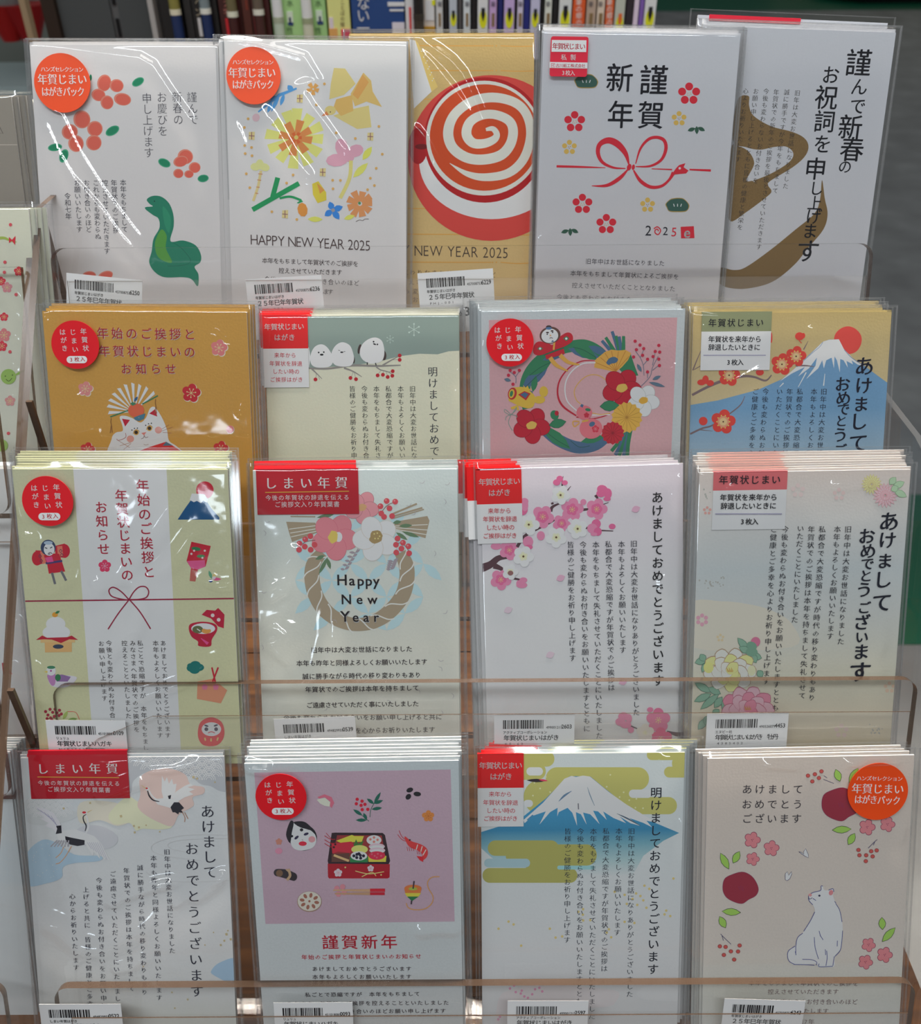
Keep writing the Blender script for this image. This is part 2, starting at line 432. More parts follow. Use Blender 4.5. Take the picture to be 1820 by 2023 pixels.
WORDS = ['second', 'third', 'fourth', 'fifth', 'sixth', 'seventh', 'eighth', 'ninth', 'tenth']
def behind(k, n, m, short, group, edge=None, p=1.25, e=1.0, hdr=None, hcols=None, jit=0.8, W=100, drift=0.0, seed=1):
    """the further packs of a stack, each a thing of its own"""
    rnd = random.Random(seed); first = None
    for i in range(1, n + 1):
        dx = rnd.uniform(-jit, jit) + drift * i
        off = Matrix.Translation((dx * MM, (e * i + rnd.uniform(-.25, .25)) * MM, -p * i * MM)) @ Matrix.Rotation(math.radians(rnd.uniform(-.3, .3)), 4, 'Z')
        lab = '%s pack in the stack behind %s' % (WORDS[i - 1], short.replace(' card pack', ' card'))
        if first is None:
            r = empty('greeting_card_pack', k.M @ off); first = r; q = object.__new__(Pack); q.root = r; q.W = k.W; q.z0 = .03; q.M = k.M @ off; q.Mi = q.M.inverted()
            q.stack(m, edge)
            b = MB(); w_ = k.W / 2 + 3.2
            obj('bag', [(-w_ * MM, -.001, .0002), (w_ * MM, -.001, .0002), (w_ * MM, (HCARD + 1.8) * MM, .0002), (-w_ * MM, (HCARD + 1.8) * MM, .0002)], [(0, 1, 2, 3)], BAG, r)
            q.seam(-w_, w_, -1, HCARD + 1.8)
            if hdr:
                hx0, hx1, hy = hdr; b = MB(); mats = [mat(c, .5, .35) for _, c in hcols]; prev = 0
                for j, (fr, c) in enumerate(hcols):
                    b.box((hx0 * MM, (HCARD - (HCARD - hy) * fr) * MM, .00003), (hx1 * MM, (HCARD - (HCARD - hy) * prev) * MM, .00022), j); prev = fr
                b.box((hx0 * MM, HCARD * MM, -.0009), (hx1 * MM, (HCARD + .3) * MM, .00022), 0)
                b.build('header_label', mats, r)
        else:
            r = first.copy(); COL.objects.link(r); r.matrix_world = k.M @ off
            for ch in list(first.children):
                c = ch.copy(); COL.objects.link(c); c.parent = r
        tag(r, lab, 'card pack', group)
# ---------------------------------------------------------------- top row
K = (52, 50, 62)
def std_layers(k): k.z0 = .03
# 1 green snake
k = Pack('snake', (-178.8,475.1,-217.8,-0.49,27.1), 'white card pack with a green snake and coral blossoms, left end of top row').crop(0, 0, 3.263)
k1 = k; P = paper('paper_snake_card', [(0, (196, 194, 196)), (148, (198, 200, 204))], .6); k.stack(P)
R1, R2 = (226, 122, 106), (214, 92, 78)
for x, y, a, b in ((672,535,45,55),(752,552,45,42),(635,612,45,40),(690,660,42,45),(790,640,56,40),(528,770,55,58),(450,850,52,50),(612,830,50,50),(605,920,50,50),(490,925,50,55),(1195,1010,50,48),(1165,1040,48,35),(1255,1080,38,35),(1150,1118,33,30),(1218,1122,30,25),(575,1778,45,30),(680,1778,50,30)):
    k.el(x, y, a, b, R1, x % 40 - 20); k.el(x + 3, y + 2, a * .84, b * .86, R2, x % 40 - 20)
for x, y, a, b, r in ((890,528,42,25,-30),(725,843,48,28,-30),(355,950,46,24,-8),(412,1005,28,45,20),(1060,1050,42,26,25),(1310,1150,36,24,-8),(585,500,8,20,0)):
    k.el(x, y, a, b, (60, 150, 118), r); k.el(x, y, a * .85, b * .8, (22, 122, 88), r)
k.poly([(947,1285),(985,1263),(1040,1268),(1090,1310),(1117,1380),(1120,1460),(1100,1555),(1180,1550),(1260,1580),(1295,1640),(1292,1690),(1255,1720),(1280,1770),(1275,1845),(1235,1800),(1180,1787),(1060,1787),(995,1750),(962,1690),(978,1620),(990,1540),(1028,1470),(1022,1410),(985,1385),(940,1350),(940,1335),(985,1330),(962,1312)], (30, 116, 92), True)
k.poly([(1000,1560),(1040,1480),(1075,1520),(1070,1600),(1110,1690),(1050,1680),(1010,1640)], (78, 142, 62), True)
k.poly([(1050,1330),(1100,1400),(1090,1500),(1060,1440)], (40, 130, 100), True)
k.line([(1110,1560),(1170,1600),(1230,1680),(1180,1710),(1080,1715)], 4, (22, 95, 78)); k.el(996,1297,4,4,(20,40,40))
k.use('greeting_text')
for t, a, b in (('謹んで',(1238,628),(1247,772)),('新春の',(1142,626),(1150,772)),('お慶びを',(1043,628),(1050,845)),('申し上げます',(947,635),(960,985))): k.T(t, a, b, 68, K, 'l')
k.use('message_text')
for t, a, b in (('本年をもちまして',(794,1178),(803,1480)),('年賀状でのご挨拶',(735,1180),(748,1485)),('控えさせていただきます',(677,1180),(690,1620)),('これからも変わらぬ',(618,1180),(633,1525)),('お付き合いのほど',(558,1180),(572,1480)),('お願いいたします',(497,1180),(512,1480)),('令和七年',(436,1265),(442,1395))): k.T(t, a, b, 42, K, 'g')
k.bag(ridges=[([(200,292),(420,320),(640,350),(900,382),(985,430),(1090,590),(1220,770),(1238,880),(1280,1100),(1316,1290)], 1.3, 2.4),
              ([(275,670),(290,800),(380,1000),(470,1150),(650,1350),(780,1530),(960,1720)], 1.1, 1.8),
              ([(290,690),(390,735),(520,1000),(680,1250),(850,1470),(990,1640)], 1.0, 1.7)], amp=.16, seed=1, mL=2.2, step=1.1)
sticker_hands(k, 402, 535, 181, 192, [('ハンズセレクション',(278,447),(522,449),34,'M',1),('年賀じまい',(274,512),(530,512),70,'M',.92),('はがきパック',(292,592),(522,592),62,'M',.82)])
k.finish(); behind(k, 3, P, 'the green snake card pack', 'packs behind the green snake card', seed=2)

# 2 torn paper flowers and a bird
k = Pack('bird', (-79.7,475.7,-216.9,-1.00,27.3), 'white card pack with a tan torn-paper bird and flowers, second in top row').crop(430, 0, 3.263)
P = paper('paper_bird_card', [(0, (198, 196, 198)), (148, (198, 202, 206))], .6); k.stack(P)
def ray_petals(k, cx, cy, r0, r1, n, wd, c, rot=0):
    for i in range(n):
        a = math.radians(rot + 360 * i / n + (i * 37 % 9) - 4); ca, sa = math.cos(a), math.sin(a); rr = r1 * (1 + ((i * 53) % 10 - 5) * .015)
        k.poly([(cx + ca * r0 - sa * wd * .28, cy + sa * r0 + ca * wd * .28), (cx + ca * rr - sa * wd * .55, cy + sa * rr + ca * wd * .5), (cx + ca * rr * 1.03 + sa * wd * .5, cy + sa * rr - ca * wd * .5), (cx + ca * r0 + sa * wd * .28, cy + sa * r0 - ca * wd * .28)], c)
ray_petals(k, 505, 890, 50, 186, 12, 66, (234, 224, 118), 6); ray_petals(k, 505, 890, 12, 112, 8, 50, (222, 128, 72), 12); ray_petals(k, 505, 890, 6, 40, 6, 22, (200, 96, 50)); k.el(507,886,14,14,(240,180,100))
TN = (226, 186, 122)
k.poly([(750,438),(822,442),(890,540),(815,612),(720,640),(730,540)], TN); k.poly([(940,468),(990,520),(1000,590),(1060,690),(960,655),(885,685),(858,605)], (222, 172, 104)); k.poly([(745,745),(880,700),(975,680),(992,820),(900,832),(810,782)], TN)
k.poly([(765,640),(868,612),(875,715),(795,748),(748,690)], (222, 166, 96)); k.poly([(870,610),(935,480),(975,530),(905,640)], (214, 150, 84)); k.el(727,712,36,30,TN); k.poly([(670,748),(702,716),(718,742)], (206, 122, 74)); k.el(727,722,4,4,(90,60,50))
BL = (78, 146, 206)
k.line([(262,722),(400,612),(510,570)], [10,22,12], BL, sm=False)
for a in ((400,610,345,722),(430,605,405,682),(470,590,455,548),(350,655,322,728),(380,620,330,640),(490,575,450,552)): k.leaf(*a, 26, BL)
k.el(248,758,24,26,(232,170,180),20)
PK = (226, 150, 170)
for x, y, a, b, r in ((800,950,42,58,-10),(890,972,52,40,-20),(770,1032,72,42,-5),(850,1002,34,44,0)): k.el(x, y, a, b, PK, r, 10)
k.line([(860,1035),(850,1150),(790,1278)], 24, (230, 192, 118)); k.leaf(935,1032,995,945,44,(206,214,92)); k.leaf(873,1145,970,1050,46,(206,210,100))
for x, y, r in ((245,1075,0),(272,1060,90),(303,1078,20)): k.el(x, y, 34, 26, (242, 204, 140), r, 9)
k.line([(280,1100),(262,1200),(230,1296)], 17, (226, 184, 130), sm=False)
for y in (1120,1160,1205,1245): k.line([(262 - (y-1120)*.15,y),(290 - (y-1120)*.22,y+3)], 5, (180,120,90), sm=False)
GN = (28, 138, 84)
k.line([(225,1352),(525,1182)], 32, GN, sm=False); k.line([(355,1270),(388,1145)], 32, GN, sm=False); k.line([(400,1278),(470,1268),(540,1292)], 15, GN); k.poly([(510,1308),(540,1288),(552,1300),(520,1312)], GN)
k.poly([(610,1185),(650,1168),(700,1240),(702,1290),(645,1310),(615,1255)], (236, 184, 62)); k.poly([(640,1180),(690,1225),(660,1250)], (222,140,70)); k.el(548,1352,33,46,(226,134,62),-10,9)
for a in ((742,1355,722,1300),(742,1355,690,1392),(742,1355,808,1332),(742,1355,785,1415)): k.leaf(*a, 42, (52, 124, 204))
k.el(745,1355,12,12,(140,140,150)); ray_petals(k, 918, 1313, 14, 84, 9, 44, (222, 136, 88)); k.el(915,1310,9,9,(70,130,80))
k.leaf(580,1412,678,1415,36,(206,206,96)); k.leaf(815,1412,885,1390,32,(206,206,96)); ray_petals(k, 616, 574, 6, 40, 5, 28, (226, 150, 84), 20)
for x, y in ((530,635),(220,875),(985,880),(678,1110),(435,1380)):
    k.poly([(x-18,y-24),(x+20,y-26),(x+18,y+28),(x-20,y+24)], (230, 186, 132)); k.line([(x,y-24),(x,y+24)], 5, (128,84,96), sm=False); k.line([(x-18,y),(x+18,y+2)], 5, (128,84,96), sm=False)
k.dots([(197,766),(173,822),(175,938),(219,951),(178,990),(222,1004),(185,1120),(208,1210),(350,1365),(511,1415),(445,1180),(487,1128),(637,676),(689,541),(765,857),(888,893),(1040,815),(1062,994),(1023,1085),(985,1149),(1011,1196),(967,1223),(742,1162),(792,1163),(744,1217)], 9, (224, 158, 92))
k.line([(892,1428),(915,1418),(935,1422),(950,1412),(975,1412)], 3, (90,80,80))
k.use('greeting_text'); k.T('HAPPY NEW YEAR 2025', (236,1543), (968,1582), 92, (62, 44, 44), 'l', sx=.86, res=3)
k.use('message_text')
for t, a, b in (('本年をもちまして年賀状でのご挨拶を',(305,1680),(890,1702)),('控えさせていただきます',(412,1745),(785,1757)),('今後も変わらぬお付き合いのほど',(320,1800),(895,1826)),('よろしくお願いいたします',(420,1868),(728,1882))): k.T(t, a, b, 38, (62, 50, 52), 'g')
k.bag(ridges=[([(0,248),(180,270),(420,335),(560,375),(600,440),(650,520),(560,545),(490,560)], 1.1, 2.0), ([(530,560),(600,680),(700,810),(800,950),(850,1010)], 1.1, 1.8),
              ([(280,680),(380,840),(470,1000),(560,1110),(620,1190)], 1.6, 3.4), ([(110,770),(170,920),(230,1140),(300,1370)], .9, 1.5)], amp=.14, seed=4, mL=3, step=1.1)
sticker_hands(k, 232, 488, 171, 190, [('ハンズセレクション',(112,401),(345,403),33,'M',1),('年賀じまい',(100,470),(345,470),68,'M',.92),('はがきパック',(118,546),(340,546),60,'M',.82)])
k.finish(); behind(k, 2, P, 'the torn-paper bird card pack', 'packs behind the torn-paper bird card', seed=3)

# 3 coffee cup
k = Pack('cup', (-9.6,487.0,-216.5,-0.42,26.6), 'tan card pack with a red cup of swirled orange coffee, third in top row').crop(790, 0, 3.261)
P = paper('paper_cup_card', [(0, (202, 172, 120)), (148, (184, 160, 104))], 1.2); k.stack(P, [(-50, 50, (222, 196, 150))])
LN = (200, 150, 72)
for y, s_ in ((295, 4), (455, 4), (640, 4), (1345, 4), (1510, 5), (1690, 8)):
    k.line([(-240,y-4),(300,y),(590,y)], 6, LN); k.line([(650,y),(760,y+s_),(868,y+2)], 6, LN); k.dots([(598,y),(622,y)], 5, LN)
k.poly([(96,262),(118,276),(245,560),(205,592)], (226, 176, 104)); k.poly([(60,250),(100,262),(205,590),(90,700)], (202, 204, 208))
k.dots([(140+i*14+j*8,330+i*38-j*14) for i in range(6) for j in range(2)], 3.5, (236,226,205))
k.el(590,1018,538,534,(190,62,56),0,64); k.el(590,1040,465,372,(204,204,210),0,64)
k.el(118,940,62,118,(150,16,24)); k.el(548,902,392,404,(160,16,22),0,64); k.el(140,945,42,18,(100,10,16))
k.el(543,890,373,370,(206,202,198),0,64); k.el(546,886,353,343,(186,68,26),0,64)
sp = [(322,1052,3),(430,1118,34),(550,1142,50),(700,1115,56),(800,1020,58),(842,870,56),(818,740,58),(740,660,60),(600,628,62),(460,656,62),(352,740,62),(312,850,66),(340,950,66),(430,1015,66),(540,1028,66),(650,1000,66),(712,930,64),(730,840,62),(700,775,60),(610,738,58),(520,745,58),(450,790,60),(430,865,64),(470,920,62),(540,925,58),(605,900,50),(625,865,40),(600,830,34),(555,835,20)]
k.line([(x, y) for x, y, _ in sp], [w_ for _, _, w_ in sp], (206, 204, 196)); k.line([(490,840),(530,800),(600,790),(660,815),(672,870)], [36,30,38,44,46], (186,68,26)); k.el(490,840,22,24,(186,68,26))
k.use('greeting_text'); k.T('HAPPY NEW YEAR 2025', (-160,1605), (680,1628), 96, (58, 44, 40), 'l', sx=.84, res=3)
k.use('message_text')
for t, a, b in (('これからも変わりなきお付き合いのほど',(-200,1745),(600,1772)),('年賀状を控えさせていただきます',(-160,1810),(500,1830)),('今後も変わらぬご厚誼',(-60,1872),(420,1890)),('お願いいたします',(100,1932),(420,1942))): k.T(t, a, b, 38, (92, 70, 50), 'g')
k.bag(ridges=[([(140,255),(250,340),(330,400),(400,480),(440,560),(500,700),(560,830),(600,930)], 1.4, 2.4), ([(125,310),(220,420),(340,570),(420,680),(500,800),(540,930)], 1.2, 2.2), ([(90,800),(150,880),(210,1000),(240,1060)], 1.0, 1.6), ([(868,300),(872,500),(860,700),(866,900)], .8, 1.2)], amp=.16, seed=6, step=1.1)
k.finish(); behind(k, 2, P, 'the red coffee cup card pack', 'packs behind the red coffee cup card', [(-50, 50, (222, 196, 150))], seed=5)

# 4 red ribbon
k = Pack('ribbon', (90.5,467.5,-217.0,-1.17,20.8), 'white card pack with a red ribbon knot and plum flowers, fourth in top row').crop(1040, 0, 3.263)
P = paper('paper_ribbon_card', [(0, (192, 190, 194)), (148, (186, 192, 202))], .6); k.stack(P, [(-50, 50, (240, 234, 214))])
RD = (196, 34, 52)
for x, y, r in ((1050,605,72),(312,785,68),(362,1315,65),(516,1445,65)):
    k.petals(x, y, r, 5, RD, .36, .66); k.dots([(x-8,y-4),(x+8,y-6),(x,y+8),(x+12,y+4),(x-12,y+8)], 3.5, (206,160,120))
for x, y, r in ((985,765,48),(278,950,48),(782,1322,48)):
    k.petals(x, y, r, 5, (214, 166, 84), .34, .68); k.dots([(x-6,y-3),(x+6,y-5),(x,y+6)], 3, (150,120,90))
for x, y in ((387,526),(975,1324)):
    for c, g in (((160,134,70),5),((48,84,76),0)):
        k.poly([(x-66-g,y+12),(x-72-g,y-10),(x-48,y-34-g),(x-20,y-42-g),(x+8,y-44-g),(x+40,y-38-g),(x+66+g,y-12),(x+70+g,y+12),(x+54,y+34+g),(x,y+38+g),(x-52,y+34+g)], c, True)
    for q in (-20,0,20): k.line([(x+q,y+8),(x+q+q*.3,y-10)], 5, (200,206,206), sm=False)
for x, y in ((1098,835),(282,1492)):
    for a in ((x-8,y-8,x-58,y+8),(x,y-22,x+2,y+30),(x+8,y-14,x+54,y+8)): k.leaf(*a, 26, (44, 82, 66)); 
k.line([(195,1072),(350,1076),(510,1081)], [15,13,4], RD); k.line([(808,1088),(940,1093)], [5,9], RD); k.line([(1052,1093),(1190,1099)], [10,15], RD)
k.line([(662,1062),(640,990),(590,930),(530,905),(475,930),(462,985),(490,1045),(560,1080),(640,1086)], [8,30,42,40,30,26,20,14,6], RD)
k.line([(705,1056),(735,960),(785,900),(840,885),(888,905),(900,960),(870,1030),(800,1070),(705,1074)], [6,14,18,20,22,22,18,14,6], RD)
k.line([(652,1096),(600,1150),(520,1195),(422,1198)], [10,24,20,4], RD); k.line([(692,1098),(735,1165),(800,1205),(870,1200),(920,1160),(950,1112)], [10,22,22,18,16,26], RD)
k.poly([(935,1128),(965,1085),(985,1064),(1026,1052),(1014,1078),(1046,1100),(1030,1118),(985,1122)], RD); k.el(989,1085,8,8,(200,190,195)); k.el(663,1078,14,22,RD,20); k.el(690,1078,10,18,RD,10)
k.poly([(995,1462),(1080,1458),(1084,1535),(998,1536)], RD)
k.use('greeting_text')
k.C([('謹',822,520,190),('賀',803,745,175),('新',602,505,180),('年',608,742,175)], (22, 22, 34), 'k')
k.T('2',(787,1485),(787,1485),88,(30,30,40),'g',res=3); k.T('2',(897,1488),(897,1488),72,(30,30,40),'g',res=3); k.T('5',(952,1494),(952,1494),78,RD,'g',res=3); k.T('e',(1038,1497),(1038,1497),92,(225,205,208),'b',res=3)
k.line([(822,1475),(845,1462),(866,1485),(850,1512),(830,1500),(832,1482),(846,1478),(852,1490)], 7, RD)
k.use('message_text')
for t, a, b in (('旧年中はお世話になりました',(400,1685),(873,1698)),('本年をもちまして年賀状によるご挨拶を',(302,1762),(965,1785)),('控えさせていただくこととなりました',(312,1840),(942,1862)),('今後とも変わらぬお付き合いのほど',(215,1915),(820,1938))): k.T(t, a, b, 38, (66, 62, 70), 'g')
k.bag(ridges=[([(95,1540),(130,1470),(190,1400)], .9, 2.4), ([(60,900),(70,500),(90,260)], .7, 1.5), ([(1235,1800),(1300,1400),(1330,1330)], .8, 1.6)], amp=.22, seed=8)
k.z0 = 2.0
q = [k.loc(*p) for p in ((152,235),(402,238),(394,496),(146,492))]
b = MB().prism([(x * MM, y * MM) for x, y in rrect(q[3][0] + .3, q[3][1], q[1][0], q[1][1], 1.2)], .0020, .0022); o = b.build('square_sticker', [mat((198, 26, 54), .45, .4)], k.root, 'square red sticker with rounded corners'); k.z0 = 2.22
k.use('lettering', parent=o)
k.poly([(165,258),(388,260),(386,336),(162,334)], (224,220,222), clip=False); k.poly([(150,400),(394,404),(393,442),(149,438)], (224,220,222), clip=False)
k.T('年賀状じまい',(187,298),(362,301),40,(190,20,50),'b',clip=False,res=3); k.T('私製',(242,370),(302,371),38,(236,226,226),'k',clip=False,res=3); k.T('古川紙工株式会社',(202,423),(368,425),24,(190,20,50),'b',clip=False,res=3); k.T('3枚入',(238,470),(298,471),34,(236,226,226),'g',clip=False,res=3)
k.line([(161,410),(184,410),(184,434),(161,434),(161,410)], 3, (190,20,50), sm=False, clip=False); k.T('イ',(173,422),(173,422),22,(190,20,50),'b',clip=False)
k.finish(); behind(k, 4, P, 'the red ribbon knot card pack', 'packs behind the red ribbon card', [(-50, 50, (240, 234, 214))], e=.9, seed=6)

# 5 gold brush stroke
k = Pack('gold', (170.5,474.9,-216.1,-2.18,21.6), 'white card pack with a broad brown brush stroke and calligraphy, right end of top row').crop(1400, 0, 3.262)
P = paper('paper_gold_card', [(0, (190, 190, 196)), (148, (184, 190, 200))], .6); k.stack(P)
GD = bpy.data.materials.new('gold_flake_ink'); GD.use_nodes = True; _p = principled(GD); _n = GD.node_tree.nodes.new('ShaderNodeTexNoise'); _n.inputs['Scale'].default_value = 700
_r = GD.node_tree.nodes.new('ShaderNodeValToRGB'); _r.color_ramp.elements[0].position = .35; _r.color_ramp.elements[0].color = (*alb((88, 66, 34)), 1); _r.color_ramp.elements[1].position = .7; _r.color_ramp.elements[1].color = (*alb((140, 112, 62)), 1)
GD.node_tree.links.new(_n.outputs['Fac'], _r.inputs[0]); GD.node_tree.links.new(_r.outputs[0], _p.inputs['Base Color']); _p.inputs['Roughness'].default_value = .5
k.poly([(185,650),(258,618),(262,680),(290,745),(400,812),(540,850),(618,890),(645,945),(620,1010),(540,1080),(400,1165),(385,1195),(406,1230),(380,1265),(240,1370),(140,1426),(132,1300),(145,960),(200,945),(262,980),(295,1050),(265,1120),(242,1165),(300,1160),(420,1110),(525,1040),(546,985),(500,945),(420,948),(330,965),(240,948),(158,905)], GD, True)
k.poly([(75,1728),(160,1740),(240,1722),(400,1610),(560,1480),(680,1380),(718,1290),(732,1160),(750,1280),(768,1380),(740,1480),(640,1600),(560,1700),(440,1800),(330,1845),(190,1862),(75,1830)], GD, True)
k.line([(262,1150),(298,1172)], 5, (190,192,198), sm=False)
k.use('greeting_text')
k.C([('謹',968,408,172),('ん',972,560,111),('で',962,685,107),('新',915,822,159),('春',925,965,159),('の',880,1075,90),('お',788,485,116),('祝',760,630,154),('詞',748,785,141),('を',735,930,120),('申',690,1090,146),('し',695,1215,94),('上',685,1310,96),('げ',678,1395,103),('ま',655,1490,103),('す',640,1620,154)], (20, 20, 30), 'k')
k.use('message_text')
for t, a, b in (('旧年は大変お世話になりました',(573,600),(497,1200)),('誠に勝手ですが今年をもちまして',(505,595),(430,1230)),('年賀状での新年のご挨拶を最後とさせていただきます',(437,595),(325,1592)),('今後も変わらないお付き合いを',(372,590),(303,1165)),('お願い申し上げるとともに皆様の健康と繁栄を',(305,590),(203,1465)),('心よりお祈りいたします',(240,588),(190,1028))): k.T(t, a, b, 38, (60, 55, 52), 'm')
k.bag(ridges=[([(760,1900),(830,1850),(900,1780),(920,1750)], .9, 2.2), ([(1030,1560),(1040,1440)], .8, 1.4), ([(1215,260),(1190,520),(1150,800)], .6, 1.4)], amp=.2, seed=9)
k.finish(); behind(k, 2, P, 'the gold brush stroke card pack', 'packs behind the gold brush card', e=1.3, seed=8)
kk = Pack('rear', (169.0, 487, -213.0, -2.6, 21.6), 'tilted white card pack with a red header edge, rearmost behind the gold brush pack'); kk.stack(P)
MBq = MB(); MBq.box((-.044, .1455, .0002), (.004, .1483, .0006)); MBq.build('header_label', [mat((200, 40, 60))], kk.root); kk.seam(-54, 54, -1, 151)

# ---------------------------------------------------------------- second row
k = Pack('cat', (-155.8,362.6,-320.0,-0.67,24.0), 'orange card pack with a white beckoning cat under a fan, left end of second row').crop(60, 590, 3.957)
P = paper('paper_orange_card', [(0, (196, 146, 64)), (148, (188, 144, 70))], 1.3); k.stack(P, [(-50, 50, (250, 206, 150))])
for x, y, r, c in ((1475,385,68,(200,116,118)),(430,705,60,(204,128,126)),(1258,738,76,(178,36,48)),(448,1180,60,(184,44,52)),(1490,1172,62,(184,44,52))):
    k.petals(x+4, y+4, r*1.04, 5, (226, 196, 180), .42, .56, -80); k.plum(x, y, r, c, (226,190,140), -80)
k.el(1564,1024,32,32,(226,196,180)); k.el(1562,1022,30,30,(200,110,112)); k.line([(1548,1015),(1570,1025)], 3, (150,60,70))
fan = [(607,890),(600,835),(615,785),(645,735),(690,695),(742,665),(803,655),(860,668),(918,690),(975,730)]
for i, (x, y) in enumerate(fan):
    dx, dy = x - 812, y - 885; l = math.hypot(dx, dy); nx, ny = -dy / l, dx / l
    k.poly([(812+dx*.22-nx*3, 885+dy*.22-ny*3), (x-nx*14, y-ny*14), (x+nx*12-dx*.05, y+ny*12-dy*.05), (812+dx*.22+nx*3, 885+dy*.22+ny*3)], (222, 220, 214))
k.line([(625,924),(775,870)], 9, (46, 116, 84), sm=False); k.line([(875,824),(998,758)], 9, (46, 116, 84), sm=False)
WT = (222, 220, 214)
k.poly([(700,925),(740,915),(800,935),(860,968),(905,930),(935,860),(968,845),(1000,880),(1040,950),(1070,1030),(1085,1110),(1140,1150),(1190,1200),(1180,1260),(640,1260),(636,1100),(668,1048),(722,1034),(718,985)], WT, True)
k.poly([(717,938),(780,948),(742,1000)], (172,22,48)); k.poly([(930,898),(978,862),(993,922)], (172,22,48)); k.poly([(790,1215),(930,1160),(1062,1118),(1180,1190),(1200,1300),(780,1300)], (190,36,42)); k.poly([(1062,1118),(1115,1148),(1035,1150)], (72,104,124))
for x, y in ((828,1045),(932,1013)): k.el(x,y,22,22,(190,150,70)); k.el(x,y,14,14,(48,34,26)); k.line([(x-26,y+12),(x,y-24),(x+28,y-6)], 3, (150,120,80))
for x, y in ((795,1027),(815,1014),(838,1012),(903,990),(925,978),(947,974)): k.el(x,y,5,5,(50,50,52))
k.el(783,1096,29,27,(218,142,134)); k.el(1002,1027,28,27,(218,142,134)); k.poly([(868,1050),(908,1042),(890,1070)], (206,120,112))
k.line([(868,1096),(885,1088),(892,1070),(900,1086),(922,1080)], 4, (110,84,76)); k.line([(888,1138),(905,1144),(925,1138)], 4, (150,130,120))
for a, b in (((1028,1020),(1085,985)),((1030,1034),(1112,1003)),((1035,1045),(1105,1050)),((690,1110),(780,1165)),((700,1150),(785,1125)),((730,1180),(790,1130))): k.line([a,b], 3, (150,100,70), sm=False)
k.line([(676,1095),(690,1108),(745,1085),(745,1050)], 4, (150,80,80)); k.el(828,873,63,55,(208,92,62)); k.poly([(782,820),(800,806),(832,822),(800,838)], (60,120,90)); k.leaf(812,805,840,765,22,(48,88,128)); k.poly([(808,930),(850,912),(900,897),(888,940),(850,956),(820,948)], (62,112,136)); k.el(850,930,2,2,WT)
for x, y in ((633,935),(981,785)): k.line([(x,y),(x-3,y+30),(x+3,y+60)], 5, (120,80,40)); k.line([(x,y+55),(x-8,y+115)], 5, (130,90,50), sm=False); k.line([(x+2,y+55),(x+8,y+112)], 5, (130,90,50), sm=False)
k.use('greeting_text')
for c, d in (((226,190,176),5),((172,46,62),0)):
    k.T('年始のご挨拶と',(565+d,270+d),(1245+d,280+d),94,c,'k'); k.T('年賀状じまいの',(578+d,410+d),(1245+d,418+d),92,c,'k'); k.T('お知らせ',(750+d,550+d),(1098+d,550+d),88,c,'k')
k.bag(ridges=[([(190,575),(240,650),(330,650),(380,720)], 1.2, 2.6), ([(1395,210),(1480,230),(1570,330)], .9, 1.8), ([(1700,790),(1650,800),(1635,920)], .8, 1.6), ([(95,110),(130,150)], .8, 1.5), ([(240,980),(370,1045),(540,1000)], .7, 2)], amp=.38, seed=11)
sticker_red(k, 352, 360, 187, 188); k.finish(); behind(k, 3, P, 'the orange cat card pack', 'packs behind the orange cat card', [(-50, 50, (252, 214, 164))], e=1.3, drift=.9, seed=9)

HR = [(.46, (204, 14, 18)), (1, (212, 214, 224))]
k = Pack('birds', (-49.9,369.0,-325.0,0.10,29.7), 'cream and teal card pack with round white birds on a branch, second in second row').crop(490, 590, 4.136)
P = paper('paper_birds_card', [(0, (206, 198, 172)), (148, (206, 206, 186))], 1.0); k.stack(P, [(-50, -25, (232, 90, 80)), (-25, 50, (214, 222, 206))])
k.poly([(140,100),(1760,100),(1760,424),(1640,430),(1550,455),(1400,450),(1240,470),(1050,520),(850,545),(490,572),(140,590)], (122, 140, 136))
for cx, cy, r in ((1357,253,46),(1162,332,28)):
    for i in range(6):
        a = math.radians(30 + 60 * i); x, y = cx + r * math.cos(a), cy + r * math.sin(a); k.line([(cx,cy),(x,y)], r*.1, (160,180,176), sm=False); k.el(x,y,r*.16,r*.16,(160,180,176))
GB = (128, 126, 124)
k.line([(470,568),(650,572),(850,546),(1060,550),(1248,544)], [12,16,18,16,9], GB)
for pts, wd in (([(520,572),(560,610),(605,655)],[14,4]),([(560,610),(552,655)],3),([(575,620),(585,660)],3),([(785,566),(860,595),(930,638)],[16,5]),([(860,600),(845,640)],3),([(870,605),(880,650)],3),([(1040,548),(1080,580),(1150,600),(1190,630)],[12,4]),([(1090,582),(1062,620)],3),([(1110,588),(1103,618)],3),([(1130,595),(1142,636)],3),([(1150,598),(1185,592)],3),([(1100,545),(1180,498),(1235,470)],[14,4]),([(1180,500),(1238,498)],3)): k.line(pts, wd, GB)
k.dots([(1240,465),(1240,500),(1183,593),(1180,630),(1142,640),(1103,622),(1060,627),(883,658),(838,648),(552,660)], 16, (166, 30, 42))
DB = (62, 50, 50); WB = (204, 208, 212)
k.el(1108,462,23,42,DB,-6); k.el(912,412,14,40,DB,12); k.el(864,502,10,28,DB); k.el(518,506,10,22,DB)
k.poly([(480,385),(498,400),(512,480),(500,560),(480,575)], WB)
k.poly([(600,373),(650,400),(690,470),(690,530),(650,560),(560,562),(515,530),(512,460),(545,395)], WB, True); k.poly([(770,356),(830,380),(858,440),(866,500),(835,550),(740,552),(692,520),(682,450),(715,385)], WB, True); k.poly([(1035,317),(1090,340),(1112,400),(1112,470),(1085,515),(1010,532),(945,505),(915,455),(925,390),(970,340)], WB, True)
